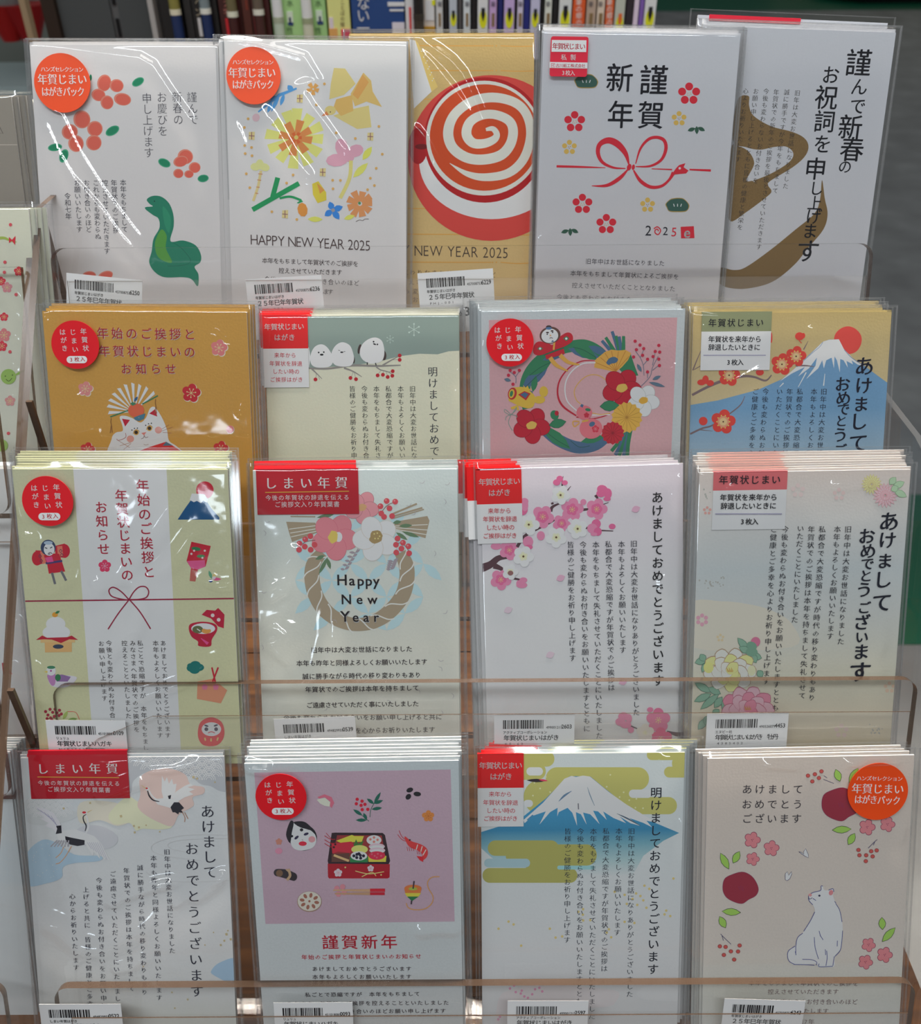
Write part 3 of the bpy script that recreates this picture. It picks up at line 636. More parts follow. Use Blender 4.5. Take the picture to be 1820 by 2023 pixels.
k.dots([(578,440),(620,437),(1027,352),(1058,374)], 7, (30,30,34)); k.el(603,458,15,8,(30,30,34)); k.line([(738,421),(752,425)],4,(40,40,44),sm=False); k.line([(782,434),(796,431)],4,(40,40,44),sm=False); k.el(767,438,13,6,(30,30,34)); k.el(1035,372,13,6,(30,30,34),20); k.line([(975,520),(975,540)],9,(40,40,44),sm=False); k.line([(1042,525),(1048,546)],9,(40,40,44),sm=False)
k.use('greeting_text'); k.T('明けましておめでとうございます', (1510,598), (1540,1893), 84, (44, 46, 60), 'm')
k.use('message_text')
BD = ('旧年中は大変お世話になりありがとうございました','本年もよろしくお願いいたします','私都合で大変恐縮ですが年賀状でのご挨拶は','本年をもちまして失礼させていただくことにいたしました','今後も変わらぬお付き合いをお願いいたしますとともに','皆様のご健勝をお祈り申し上げます')
for t, x in zip(BD, (1345,1248,1148,1050,952,853)): n = len(t) - 1; k.T(t, (x,738), (x + 1.4*n, 738 + 54.4*n), 52, (48, 48, 52), 'm')
k.bag(ridges=[([(1705,560),(1712,760)], .9, 1.5), ([(1620,1140),(1600,1120)], .6, 1.5), ([(200,760),(250,900),(300,1100)], .5, 4)], amp=.2, seed=12)
header_A(k, [(118,135),(492,135),(495,725),(128,727)], [('年賀状じまい',(160,232),(432,228),56,0),('はがき',(240,318),(358,317),56,0),('来年から',(235,463),(372,463),44,1),('年賀状を辞退',(197,530),(422,532),44,1),('したい時の',(222,595),(400,597),44,1),('ご挨拶はがき',(202,662),(428,662),44,1)])
k.finish(); behind(k, 5, P, 'the white birds card pack', 'packs behind the white birds card', [(-50, -25, (236, 96, 84)), (-25, 50, (220, 228, 212))], hdr=(-52.5, -26, 112), hcols=HR, seed=10, e=.95)

k = Pack('wreath', (61.6,362.7,-320.4,0.35,24.1), 'pink card pack with a green twisted New Year wreath, third in second row').crop(910, 580, 3.957)
P = paper('paper_wreath_card', [(0, (186, 192, 194)), (148, (180, 190, 196))], 1.3); k.stack(P, [(-50, 50, (244, 240, 222))])
PP = paper('pink_panel', [(0, (206, 162, 166)), (148, (196, 154, 162))], 1.3)
k.poly([(222,207),(1695,187),(1640,1420),(236,1420)], PP)
G1, G2 = (48, 116, 82), (68, 98, 128); DK = (34, 78, 66)
k.line([(1150,520),(1080,450),(980,405),(880,410),(760,440),(640,510),(555,600),(510,700),(505,800),(525,900)], [70,80,88,90,90,92,92,88,80,80], G1)
k.line([(640,1050),(740,1130),(850,1185),(950,1205),(1060,1180),(1140,1130)], [80,95,95,95,90,70], G2)
for a in ((840,430,1090,500,78),(815,470,640,520,50),(480,740,690,560,95),(1000,410,1160,480,60),(500,900,560,760,90)): k.leaf(*a, G2)
for a in ((870,395,1075,520,84),(520,640,720,520,80),(565,770,590,640,50),(640,1040,860,1215,95),(940,1160,1130,1115,62)): k.leaf(*a, G1)
for pts in ([(880,420),(960,440),(1060,500)],[(540,640),(620,580),(700,540)],[(500,740),(560,680),(640,610)],[(680,1090),(760,1150),(850,1200)],[(860,1150),(930,1200),(1010,1190)],[(510,860),(540,800),(550,760)]): k.line(pts, 4, DK)
for i, (x, y) in enumerate(((1105,368),(1135,342),(1185,295),(1215,330),(1240,335),(1275,332))): k.line([(1255,560),((1255+x)/2+8,(560+y)/2),(x,y)], [36,30,24], (G2, G1)[i % 2]); 
k.poly([(1215,560),(1330,470),(1360,560),(1390,640),(1290,650)], G1)
for i, (x, y) in enumerate(((1180,1232),(1210,1262),(1240,1268),(1275,1270),(1305,1266))): k.line([(1335,1030),((1320+x)/2,(1060+y)/2),(x,y)], [34,30,28], (G1, G2)[i % 2])
FO = (216, 152, 72)
k.poly([(1215,612),(1045,578),(1052,520),(1085,492),(1130,455),(1180,438),(1235,445),(1290,440),(1335,465),(1310,520),(1262,575)], FO)
for x, y in ((1060,540),(1095,500),(1130,465),(1180,448),(1235,452),(1290,450),(1318,490)): k.line([(1215,605),(x,y)], 4, (170,110,46), sm=False)
k.poly([(1140,540),(1165,505),(1205,495),(1232,515),(1215,540),(1180,548),(1160,558)], G2, True)
k.line([(1050,523),(950,528),(850,580),(775,680),(760,790),(800,880),(905,955)], [6,9,10,12,14,16,12], (170, 30, 50)); k.line([(1055,540),(950,550),(860,620),(818,720),(835,840),(920,925)], 9, (222, 218, 220))
k.line([(1155,690),(1080,640),(1000,640),(930,690),(890,760),(905,830),(940,862)], 7, (206, 156, 84)); k.line([(905,965),(1020,978),(1100,965),(1170,940)], [10,8], (170,30,50)); k.line([(1020,950),(1170,945)], 8, (222,218,220)); k.line([(1020,930),(1090,945),(1170,935)], 7, (206,156,84))
CR = (170, 28, 48)
k.camellia(1262,738,150,CR,(212,166,84)); k.camellia(1430,835,122,(218,222,222),(216,154,60),(150,160,160)); k.camellia(555,1030,140,CR,(212,166,84))
for cx, cy, r, c, n in ((1300,968,124,(218,158,70),16),(1190,1090,92,(170,38,52),14)):
    k.poly([(cx + r * (1 if i % 2 else .88) * math.cos(math.pi*i/n), cy + r * (1 if i % 2 else .88) * math.sin(math.pi*i/n)) for i in range(2*n)], c)
    for i in range(n): a = 2*math.pi*i/n; k.line([(cx,cy),(cx+r*.85*math.cos(a),cy+r*.85*math.sin(a))], 3, tuple(int(v*.75) for v in c), sm=False)
k.leaf(1090,882,1240,872,84,G1,DK); k.leaf(692,1030,826,1000,72,G1,DK); k.el(735,950,32,38,G1,-20); k.el(752,935,16,20,CR)
YL = (210, 166, 64)
k.poly([(375,828),(395,745),(440,732),(500,735),(580,800),(575,870),(545,895),(490,890),(400,850)], YL, True); k.el(405,782,34,48,(170,40,44),12); k.el(400,782,22,36,YL,12); k.el(398,782,12,24,G1,12); k.poly([(450,790),(500,762),(548,782),(512,835)], (170,40,44)); k.poly([(468,790),(502,770),(532,786),(508,818)], G2)
k.poly([(490,715),(510,735),(525,718),(535,745),(556,742),(530,770),(500,762)], YL); k.el(650,766,34,42,YL); k.el(615,830,46,30,YL); k.poly([(390,890),(450,868),(460,918),(430,900),(400,905)], YL)
k.poly([(568,455),(575,405),(610,375),(680,385),(720,400),(760,350),(830,305),(872,320),(875,370),(820,410),(740,440),(640,478),(590,480)], (176,34,48), True); k.poly([(662,482),(806,430),(816,470),(672,514)], (176,34,48)); k.line([(655,480),(808,424)], 7, (52,100,76), sm=False); k.line([(735,370),(728,440)], 14, FO, sm=False)
k.poly([(600,432),(622,414),(645,430),(624,446)], G1); k.poly([(802,350),(830,332),(850,350),(828,372)], G1); k.el(622,430,9,9,WT); k.el(827,352,9,9,WT)
k.el(700,325,82,66,(90,62,56),-10); k.el(698,330,66,56,WT,-8); k.el(690,262,22,14,(60,50,52)); k.el(690,272,24,10,(74,108,150)); k.el(680,305,12,6,(60,44,44)); k.el(716,292,12,6,(60,44,44)); k.el(678,318,6,5,(40,40,44)); k.el(720,304,6,5,(40,40,44)); k.line([(696,350),(708,344),(722,350)],5,(90,60,60)); k.poly([(700,318),(712,330),(696,334)], (208,150,96)); k.poly([(708,380),(720,362),(732,376)], G2)
k.line([(700,500),(750,560),(840,606)], [34,30,10], FO); k.line([(778,480),(840,535),(930,556)], [34,28,10], FO)
PK2 = (208, 106, 118)
k.el(968,930,62,56,PK2); k.el(1020,1055,90,80,PK2); k.poly([(935,880),(945,862),(962,870),(955,892)], G2); k.el(996,908,22,12,G1,10); k.plum(985,950,22,(176,40,60),st=False); k.el(1028,1020,24,18,G2,-30); k.plum(1055,1058,30,(190,50,70),(230,150,160)); k.line([(930,1000),(880,1000),(890,1040),(930,1010)],9,FO); k.line([(950,1000),(1000,990)], 14, FO, sm=False)
SB = (86, 108, 128)
for pts in ([(1435,640),(1428,560),(1405,500),(1368,450)],[(1428,560),(1465,515)],[(1410,725),(1480,650),(1500,580),(1545,490)],[(1500,600),(1550,560)],[(1500,560),(1520,470)],[(1405,500),(1432,440)],[(432,700),(430,650),(385,608)],[(430,650),(458,610)],[(1462,660),(1462,620)]): k.line(pts, 4, SB)
k.dots([(1365,372),(1403,402),(1432,430),(1375,438),(1353,495),(1423,482),(1462,513),(1550,405),(1522,452),(1557,457),(1505,492),(1550,512),(1555,562),(1462,612),(388,600),(460,600),(420,617),(375,638),(410,708)], 13, (178, 40, 66))
for a in ((1415,612,1380,548),(1500,672,1566,643),(1472,692,1600,728),(395,680,340,668)): k.leaf(*a, 28, SB)
for q in ([(395,945),(350,905),(345,925),(395,945),(435,890),(432,910),(395,945)],[(395,945),(360,960),(350,990)],[(395,945),(440,955),(438,970)],[(392,950),(375,1010),(405,1070)]): k.line(q, 4, (110,150,140))
k.bag(ridges=[([(1650,545),(1690,580),(1705,620)], 1.1, 1.8), ([(1160,770),(1210,700),(1290,640)], .7, 5), ([(1570,1000),(1560,1060)], .8, 4), ([(170,160),(190,400)], .5, 1.5)], amp=.22, seed=14)
sticker_red(k, 387, 383, 187, 186); k.finish(); behind(k, 5, P, 'the pink wreath card pack', 'packs behind the pink wreath card', [(-50, 50, (246, 240, 216))], drift=-.9, jit=1.2, seed=11)

k = Pack('fuji_blue', (168.1,366.1,-323.9,0.03,27.4), 'tan card pack with a blue mountain, red sun and plum branch, right of second row').crop(1340, 580, 3.792)
P = paper('paper_fuji_tan', [(0, (196, 190, 170)), (80, (192, 180, 148)), (148, (176, 158, 108))], 1.1); k.stack(P, [(-50, 50, (240, 214, 170))])
k.el(1272,350,104,104,(196,68,62),0,36,.01); MF = paper('mountain_wash', [(0, (196, 202, 204)), (70, (158, 182, 198)), (100, (106, 148, 184)), (148, (96, 140, 184))], 1.1)
k.poly([(60,840),(300,800),(600,720),(780,640),(900,540),(1000,440),(1085,360),(1130,345),(1205,342),(1240,420),(1330,510),(1400,545),(1560,662),(1640,700),(1640,1700),(60,1700)], MF)
k.poly([(990,455),(1085,360),(1130,346),(1205,342),(1242,415),(1330,505),(1395,545),(1345,532),(1300,500),(1310,530),(1262,505),(1272,555),(1240,500),(1215,490),(1212,590),(1190,500),(1172,470),(1168,560),(1150,480),(1110,500),(1092,560),(1080,500),(1050,560),(960,640),(1030,540),(1040,480),(980,560),(900,620),(950,550),(850,600),(760,660),(880,555)], (212, 214, 222))
k.line([(1085,362),(1060,400),(1000,450),(890,550)], 4, (120,140,170)); k.line([(1245,420),(1300,480),(1400,545)], 5, (110,130,160))
for pts in ([(1100,600),(1090,690)],[(900,700),(960,590)],[(760,700),(790,670)]): k.line(pts, [4,9], (196,206,220), sm=False)
BR = (112, 96, 100)
k.line([(105,760),(220,700),(330,655),(480,620),(570,625),(655,652),(700,610)], [18,20,22,20,16,14,8], BR); k.line([(90,1052),(180,1010),(260,985),(400,890),(470,830),(500,768)], [14,14,12,10,8,4], BR); k.line([(160,1020),(260,1030)], [8,3], BR); k.line([(110,575),(140,500),(170,430)], [10,7,4], BR); k.line([(120,570),(180,535)], 6, BR); k.line([(880,540),(960,540),(1020,548)], [12,10,3], BR); k.line([(940,420),(975,355)], [10,3], BR)
RP = (196, 62, 54)
for x, y, r in ((778,530,86),(884,470,80),(382,612,86),(338,960,96)):
    k.petals(x, y, r, 5, RP, .42, .56, -80); k.el(x, y, r*.45, r*.45, (222,140,110)); k.el(x, y, r*.3, r*.3, (230,175,130)); k.el(x,y,6,6,(80,40,30))
    k.dots([(x + r*.5*math.cos(i*.63), y + r*.5*math.sin(i*.63)) for i in range(10)], 5, (232,196,90))
for x, y, a, b in ((188,955,32,32),(205,645,24,32),(175,665,32,22),(240,670,28,22),(612,590,30,24),(910,320,34,30),(938,315,14,20),(698,330,8,40)): k.el(x, y, a, b, RP)
k.line([(905,350),(925,372)], 6, RP, sm=False)
k.use('greeting_text'); k.C([('あ',1395,545,150),('け',1390,690,135),('ま',1370,830,125),('し',1352,960,140),('て',1350,1120,150),('お',1232,680,120),('め',1238,785,118),('で',1238,868,100),('と',1222,955,95),('う',1215,1060,120),('ご',1212,1175,105),('ざ',1200,1290,120)], (26, 30, 52), 'f')
k.use('message_text')
B4 = ('旧年中は大変お世話になりました','本年もよろしくお願いいたします','私都合で大変恐縮ですが時代の移り変わりもあり','年賀状でのご挨拶は本年を持ちまして失礼させて','いただくことにいたしました','今後も変わらぬお付き合いをお願いいたしますとともに','ご健康とご多幸を心よりお祈り申し上げます')
for t, x in zip(B4, (1092,1018,912,836,760,656,580)): n = len(t) - 1; k.T(t, (x,735), (x - 4.0*n, 735 + 57.4*n), 50, (36, 40, 58), 'm')
k.bag(ridges=[([(190,170),(500,185),(700,160)], 1.0, 1.8), ([(930,278),(1150,262),(1400,230)], 1.1, 2.0), ([(1555,220),(1530,300),(1495,430)], .9, 1.8), ([(1555,370),(1525,550)], .8, 1.5), ([(350,770),(410,670),(600,570),(680,560)], .9, 2.0), ([(180,230),(200,290)], .8, 1.4)], amp=.3, seed=15)
header_C(k, [(182,140),(697,138),(690,573),(163,575)], (124, 132, 100), .33, [('年賀状じまい',(257,220),(610,218),64,'k'),('年賀状を来年から',(250,342),(600,342),50,'b'),('辞退したいときに',(250,403),(592,403),50,'b'),('3枚入',(377,515),(467,515),48,'b')], [(190,462),(657,462)])
k.finish(); behind(k, 8, P, 'the tan and blue mountain card pack', 'packs behind the blue mountain card', [(-50, -46, (244, 216, 168)), (-46, -11, (206, 208, 170)), (-11, 50, (246, 220, 184))], e=.75, jit=2.0, drift=-.4, seed=13)
# ---------------------------------------------------------------- third row
k = Pack('charms', (-159.5,297.9,-369.8,-0.49,24.3), 'pale yellow card pack with lucky charms and a dark red cord bow, in third row').crop(0, 870, 3.2118)
P = paper('paper_yellow_card', [(0, (200, 200, 160)), (148, (184, 188, 158))], 1.3); EY = [(-50, -22, (250, 244, 170)), (-22, 22, (250, 240, 226)), (22, 50, (250, 244, 166))]; k.stack(P, EY)
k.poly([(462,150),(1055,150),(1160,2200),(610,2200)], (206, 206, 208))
RK = (176, 24, 46)
k.el(1300,316,56,56,RK); k.poly([(1127,503),(1175,430),(1215,375),(1302,372),(1340,430),(1393,490),(1392,503)], (6, 72, 120)); k.poly([(1217,337),(1298,342),(1322,378),(1312,396),(1290,382),(1275,398),(1250,384),(1230,392),(1204,378)], (206,206,208))
k.line([(232,745),(300,735)], [96,70], RK, sm=False); k.line([(350,705),(415,700)], [70,92], RK, sm=False); k.el(236,748,34,46,RK); k.el(410,702,34,44,RK); k.line([(262,745),(300,738)], 80, (212,110,90), sm=False); k.line([(365,705),(398,702)], 66, (212,110,90), sm=False)
k.poly([(278,730),(300,715),(375,720),(392,765),(414,832),(310,846),(300,790)], RK); k.line([(290,780),(395,765)], 14, (60,50,100), sm=False); k.poly([(285,745),(330,735),(340,770),(300,775)], (206,70,130)); k.line([(330,840),(350,912)], 15, (96,98,106), sm=False); k.line([(388,828),(420,890)], 15, (96,98,106), sm=False)
k.el(306,680,48,50,(44,58,90)); k.el(312,692,34,40,(224,220,214)); k.el(306,650,28,12,(150,170,190)); k.line([(285,680),(300,686)],6,(40,50,60),sm=False); k.line([(318,684),(332,676)],6,(40,50,60),sm=False); k.line([(305,718),(320,712),(332,720)],5,(80,60,70)); k.el(312,722,9,5,(120,130,140))
for x, y in ((255,735),(262,765),(385,702),(392,728)): k.line([(x,y-12),(x+9,y),(x,y+12),(x-9,y),(x,y-12)], 4, (60,50,80), sm=False)
k.poly([(1215,643),(1338,670),(1305,800),(1256,820),(1240,896),(1204,892),(1212,810),(1184,765)], RK); k.poly([(1186,765),(1300,760),(1303,800),(1256,820),(1212,810)], (206,80,130)); k.el(1245,688,30,12,(40,110,70),8); k.el(1275,735,26,10,(60,130,80)); k.dots([(1215,720),(1232,700),(1300,700),(1285,745)], 7, (230,190,190)); k.poly([(1216,822),(1250,826),(1240,896),(1204,892)], (170,90,80))
for a, c in (((1345,880,1325,825),(90,150,120)),((1345,880,1375,835),(236,180,120)),((1345,880,1405,880),(206,80,130)),((1345,880,1370,865),(200,190,200))): k.leaf(*a, 20, c)
k.el(1337,892,12,9,(30,60,120))
CD = (136, 22, 56)
k.plum(665,797,42,(196,52,92),(230,160,180)); k.line([(150,1020),(820,1012),(1502,1003)], 9, CD, sm=False)
for pts in ([(820,1012),(770,960),(720,932),(692,950),(705,985),(750,1003),(820,1014)],[(820,1008),(850,960),(885,930),(925,930),(944,960),(930,995),(885,1008),(820,1010)],[(815,1016),(750,1100),(686,1198)],[(825,1014),(890,1090),(956,1196)]): k.line(pts, 8, CD)
k.el(354,1165,62,46,(220,218,216)); k.el(358,1218,88,48,(216,214,214)); k.el(349,1106,18,16,(232,140,48)); k.leaf(350,1098,380,1082,16,(40,110,70)); k.poly([(258,1258),(476,1255),(476,1282),(258,1284)], (222,168,116)); k.poly([(284,1282),(456,1280),(456,1342),(286,1345)], (216,160,106)); k.poly([(228,1266),(268,1238),(300,1252),(430,1248),(455,1238),(496,1266),(440,1262),(388,1286),(330,1264),(280,1262)], (166,26,48)); k.el(370,1308,34,14,(44,58,80))
k.poly([(1198,1192),(1215,1162),(1290,1150),(1365,1165),(1378,1205),(1345,1262),(1335,1306),(1262,1304),(1256,1275),(1216,1245)], (168,20,52), True); k.el(1290,1194,76,34,(220,214,210)); k.el(1255,1200,34,24,(90,96,60)); k.el(1310,1208,30,18,(232,140,70)); k.el(1320,1185,34,14,(236,232,226)); k.line([(1250,1195),(1272,1210)],6,(236,226,200),sm=False)
k.poly([(1280,1106),(1312,1075),(1365,1080),(1385,1063),(1425,1105),(1420,1192),(1385,1180),(1340,1130)], (168,20,52)); k.dots([(1350,1110),(1388,1138)], 12, (224,190,190)); k.line([(1275,1255),(1320,1290)], [4,20], (206,70,130), sm=False)
k.poly([(302,1490),(340,1500),(400,1490),(485,1500),(470,1535),(430,1562),(370,1568),(320,1550)], (196,196,206), True); k.poly([(300,1490),(350,1480),(350,1545),(325,1552)], (170,120,170), True); k.poly([(352,1490),(395,1485),(450,1500),(430,1530),(360,1530)], (130,100,150)); k.el(368,1505,18,22,(40,110,70)); k.el(325,1462,30,30,(206,206,210)); k.el(325,1440,26,10,(60,120,90)); k.el(324,1462,6,6,(150,60,130)); k.poly([(280,1468),(302,1460),(302,1476)], (230,180,90))
for x, y, a in ((1215,1445,30),(1240,1425,34),(1265,1440,30),(1235,1455,34),(1210,1430,22)): k.el(x, y, a, a*.75, (0,104,100))
k.poly([(1254,1530),(1350,1512),(1442,1585),(1402,1668),(1250,1640)], (200,134,104)); k.line([(1345,1440),(1366,1530)], 10, RK, sm=False); k.line([(1385,1440),(1350,1530)], 10, RK, sm=False); k.plum(1300,1565,20,(226,110,140),st=False); k.plum(1370,1565,20,(226,110,140),st=False)
k.poly([(1256,1850),(1275,1785),(1340,1756),(1405,1785),(1425,1850),(1410,1905),(1370,1936),(1300,1936),(1266,1905)], (206,62,64), True); k.el(1342,1832,62,44,(228,222,222)); k.el(1310,1832,12,12,(60,50,70)); k.el(1372,1832,12,12,(60,50,70)); k.el(1310,1810,14,6,(60,50,70),20); k.el(1370,1808,14,6,(60,50,70),-20); k.line([(1320,1856),(1342,1848),(1364,1856)],5,(190,50,60)); k.line([(1300,1886),(1305,1905)],9,(236,180,110),sm=False); k.line([(1340,1890),(1340,1910)],9,(236,180,110),sm=False); k.line([(1385,1884),(1378,1905)],9,(236,180,110),sm=False)
k.dots([(290,1720),(305,1742),(318,1706),(335,1725),(350,1705),(362,1728),(378,1712),(345,1750),(322,1760),(300,1765),(375,1745),(390,1735),(330,1772)], 10, (150,40,60)); k.line([(300,1770),(340,1760),(400,1790)], 4, (110,80,60)); k.leaf(400,1770,430,1715,22,(150,170,90)); k.line([(430,1720),(480,1725),(505,1770)],3,(200,60,60)); k.leaf(430,1775,490,1765,22,(120,150,80))
k.use('greeting_text')
k.T('年始のご挨拶と',(905,287),(945,835),84,(176,34,62),'k'); k.T('年賀状じまいの',(770,350),(808,855),82,(176,34,62),'k'); k.T('お知らせ',(642,425),(658,690),80,(176,34,62),'k')
k.use('message_text')
for t, a, b in (('あけましておめでとうございます',(1036,1287),(1066,1872)),('本年もよろしくお願いいたします',(988,1287),(1016,1872)),('私ごとで恐縮ですが　本年をもちまして',(890,1287),(928,1994)),('みなさまへ年賀状でのご挨拶を',(842,1287),(868,1835)),('控えることといたしました',(790,1287),(816,1748)),('今後とも変わらぬお付き合いのほど',(692,1287),(722,1910)),('お願い申し上げます',(643,1290),(664,1637))): k.T(t, a, b, 39, (62, 58, 62), 'g')
k.bag(ridges=[([(120,380),(135,450),(158,515)], 1.0, 1.6), ([(140,640),(150,600),(190,595),(215,620),(180,655),(145,635)], 1.0, 1.4), ([(490,1020),(620,900),(740,830),(950,600),(1060,440),(1140,330)], 1.5, 5), ([(980,850),(1100,760),(1200,620),(1270,540)], .9, 3), ([(740,850),(860,900),(870,1060),(840,1200),(720,1290),(620,1400),(570,1470)], 1.4, 4), ([(700,1700),(900,1620),(1150,1540),(1380,1360)], 1.0, 2.4), ([(1270,880),(1400,930),(1480,920)], .9, 2), ([(230,970),(360,930),(470,830)], .8, 2), ([(215,1410),(230,1560)], .9, 2), ([(590,910),(630,870)], .9, 2)], amp=.5, seed=17, mL=2.6, step=1.2)
sticker_red(k, 303, 385, 162, 158); k.finish(); behind(k, 7, P, 'the pale yellow charm card pack', 'packs behind the pale yellow charm card', EY, e=1.05, seed=14)

GR = (52, 44, 50)
k = Pack('rope_wreath', (-51.0,306.1,-377.6,0.15,28.4), 'pale grey card pack with a tan rope wreath and pink camellias, in third row').crop(470, 880, 3.264)
P = paper('paper_fibre_card', [(0, (206, 202, 196)), (60, (198, 202, 194)), (148, (188, 202, 204))], .9); EH = [(-50, 0, (214, 28, 38)), (0, 50, (246, 242, 226))]; k.stack(P, [(-50, 50, (244, 240, 226))])
SP = (168, 198, 208)
for j in range(5):
    for i in range(8):
        x0, y0 = 370 + i * 118, 440 + j * 215 + (i % 2) * 107
        for sx_ in (1, -1):
            x1, y1 = x0 + 118 * sx_, y0 + 107
            mx, my = (x0 + x1) / 2, (y0 + y1) / 2
            if ((mx - 785) / 480) ** 2 + ((my - 800) / 440) ** 2 < 1: k.leaf(x0, y0, x1, y1, 62, SP)
TW = (150, 138, 118)
for q in ([(312,492),(500,498),(520,560),(350,622),(330,560)],[(1010,492),(1222,455),(1236,485),(1210,598),(1010,540)]): k.poly(q, TW)
for a in (((330,540),(520,515)),((338,565),(520,535)),((342,590),(520,550)),((1010,520),(1225,510)),((1010,530),(1222,545)),((1010,540),(1215,575))): k.line(a, 5, (202,204,198), sm=False)
k.line([(990,445),(1155,376)], 12, TW, sm=False); k.line([(1000,458),(1190,402)], 12, TW, sm=False); k.line([(1005,470),(1200,412)], 8, TW, sm=False); k.line([(340,458),(500,460)], 8, TW, sm=False)
ring = [(545,690),(490,760),(478,850),(500,960),(560,1060),(650,1125),(760,1155),(880,1135),(980,1070),(1060,970),(1090,860),(1085,770),(1050,690)]
k.line(ring, [70,92,98,98,96,90,84,90,96,98,98,96,80], TW)
rs = smooth_open(ring, 4)
for i in range(2, len(rs) - 2, 4):
    x, y = rs[i]; dx, dy = rs[i+1][0] - rs[i-1][0], rs[i+1][1] - rs[i-1][1]; l = math.hypot(dx, dy); tx, ty = dx / l, dy / l; nx, ny = -ty, tx
    k.line([(x - nx*50 - tx*60, y - ny*50 - ty*60), (x - nx*30 - tx*22, y - ny*30 - ty*22), (x + nx*30 + tx*22, y + ny*30 + ty*22), (x + nx*50 + tx*60, y + ny*50 + ty*60)], 8, (206, 208, 200))
LV = (92, 120, 92)
for a in ((560,710,500,735),(580,720,522,830),(575,725,598,798),(1020,560,1095,610),(1040,520,1125,515),(1000,500,1055,490),(1060,555,1170,592),(600,725,670,735),(620,445,510,465)): k.leaf(*a, 26, LV)
FN = (146, 138, 148)
for x0, y0, x1, y1 in ((775,665,690,800),(1010,735,985,800)):
    k.line([(x0,y0),(x1,y1)], 4, FN, sm=False)
    for t in (.2,.4,.6,.8,1): X, Y = x0+(x1-x0)*t, y0+(y1-y0)*t; k.leaf(X,Y,X-36*(1.2-t*.4),Y-4,16,FN); k.leaf(X,Y,X+30,Y-22,16,FN)
k.camellia(800,400,105,(210,136,146),(190,150,110)); k.camellia(625,590,146,(206,122,134),(214,182,96),(190,104,120)); k.el(650,590,24,32,(230,226,224)); k.el(615,590,30,42,(206,178,92),8,12,.08)
k.camellia(890,600,142,(222,224,224),(150,130,92),(186,180,174),-40); k.el(893,582,40,36,(150,130,88),0,14,.06); k.dots([(880,570),(900,565),(915,585),(885,600),(905,600)], 5, (214,190,130))
BY = (190, 74, 84)
k.line([(920,440),(960,390),(1015,362)], 4, (120,80,80)); k.line([(400,650),(440,620),(500,610)], 4, (120,80,80)); k.line([(1010,640),(1060,630),(1110,690)], 4, (120,80,80))
k.dots([(960,358),(1015,362),(920,392),(978,405),(925,438),(995,455),(943,460),(468,585),(435,605),(398,632),(432,652),(395,672),(470,672),(495,640),(1030,600),(1065,627),(1100,650),(1105,695),(1055,665),(1022,690),(1020,640)], 19, BY); k.dots([(955,352),(1010,356),(915,386),(430,600),(393,627),(1060,622),(1095,645)], 6, (222,130,134))
rnd = random.Random(5)
for i in range(34):
    x, y = rnd.uniform(150, 1400), rnd.uniform(200, 1800)
    if 350 < x < 1200 and 450 < y < 1850 and i % 3: continue
    a = rnd.uniform(0, 3); k.line([(x,y),(x+22*math.cos(a),y+22*math.sin(a)),(x+36*math.cos(a+.5),y+36*math.sin(a+.5))], [2,3,1.5], (158,156,164))
k.use('greeting_text')
for ch, x, y, s_ in (('H',672,865,100),('a',737,868,94),('p',793,870,94),('p',845,870,94),('y',893,870,94),('N',700,990,92),('e',785,990,88),('w',868,990,88),('Y',692,1100,100),('e',760,1105,88),('a',828,1105,88),('r',895,1105,88)):
    if y > 1050: k.T(ch,(x+3,y+3),(x+3,y+3),s_*1.06,(214,212,206),'b',res=3)
    k.T(ch,(x,y),(x,y),s_,(44,38,44),'b',res=3)
k.use('message_text')
for t, a, b in (('旧年中は大変お世話になりました',(492,1320),(1105,1312)),('本年も昨年と同様よろしくお願いいたします',(398,1405),(1202,1395)),('誠に勝手ながら時代の移り変わりもあり',(437,1490),(1162,1480)),('年賀状でのご挨拶は本年を持ちまして',(455,1574),(1147,1564)),('ご遠慮させていただく事にいたしました',(462,1675),(1147,1665)),('今後も変わらぬお付き合いをお願い申し上げると共に',(315,1757),(1296,1750)),('皆様のご健康とご多幸を心からお祈りいたします',(345,1845),(1252,1832))): k.T(t, a, b, 42, GR, 'k')
k.bag(ridges=[([(150,990),(230,900),(310,870),(300,930),(220,980),(150,995)], 1.2, 2.6), ([(380,620),(350,720),(270,820),(160,960)], 1.1, 5), ([(160,1240),(240,1180),(300,1220),(250,1260),(160,1265)], 1.2, 2.6), ([(350,1110),(330,1250),(250,1400)], 1.0, 6), ([(620,1040),(625,1300),(560,1500)], 1.1, 5), ([(160,1270),(280,1330),(380,1460),(430,1560)], 1.0, 3.4), ([(590,1240),(560,1400),(600,1500)], .9, 3.4), ([(120,460),(130,800),(140,1000)], .8, 1.3)], amp=.42, seed=19, step=1.2)
header_B(k, [(112,155),(777,150),(780,440),(132,447)], [('しまい年賀',(213,245),(668,240),82,(232,224,224),'M'),('今後の年賀状の辞退を伝える',(197,338),(700,334),38,(222,190,196),'g'),('ご挨拶文入り年賀葉書',(257,381),(637,379),40,(222,190,196),'g')], [(177,303),(717,295)])
k.finish(); behind(k, 3, P, 'the tan rope wreath card pack', 'packs behind the rope wreath card', [(-50, 50, (246, 242, 228))], e=1.3, hdr=(-50, 0, 126), hcols=[(1, (214, 24, 36))], jit=.8, seed=15)

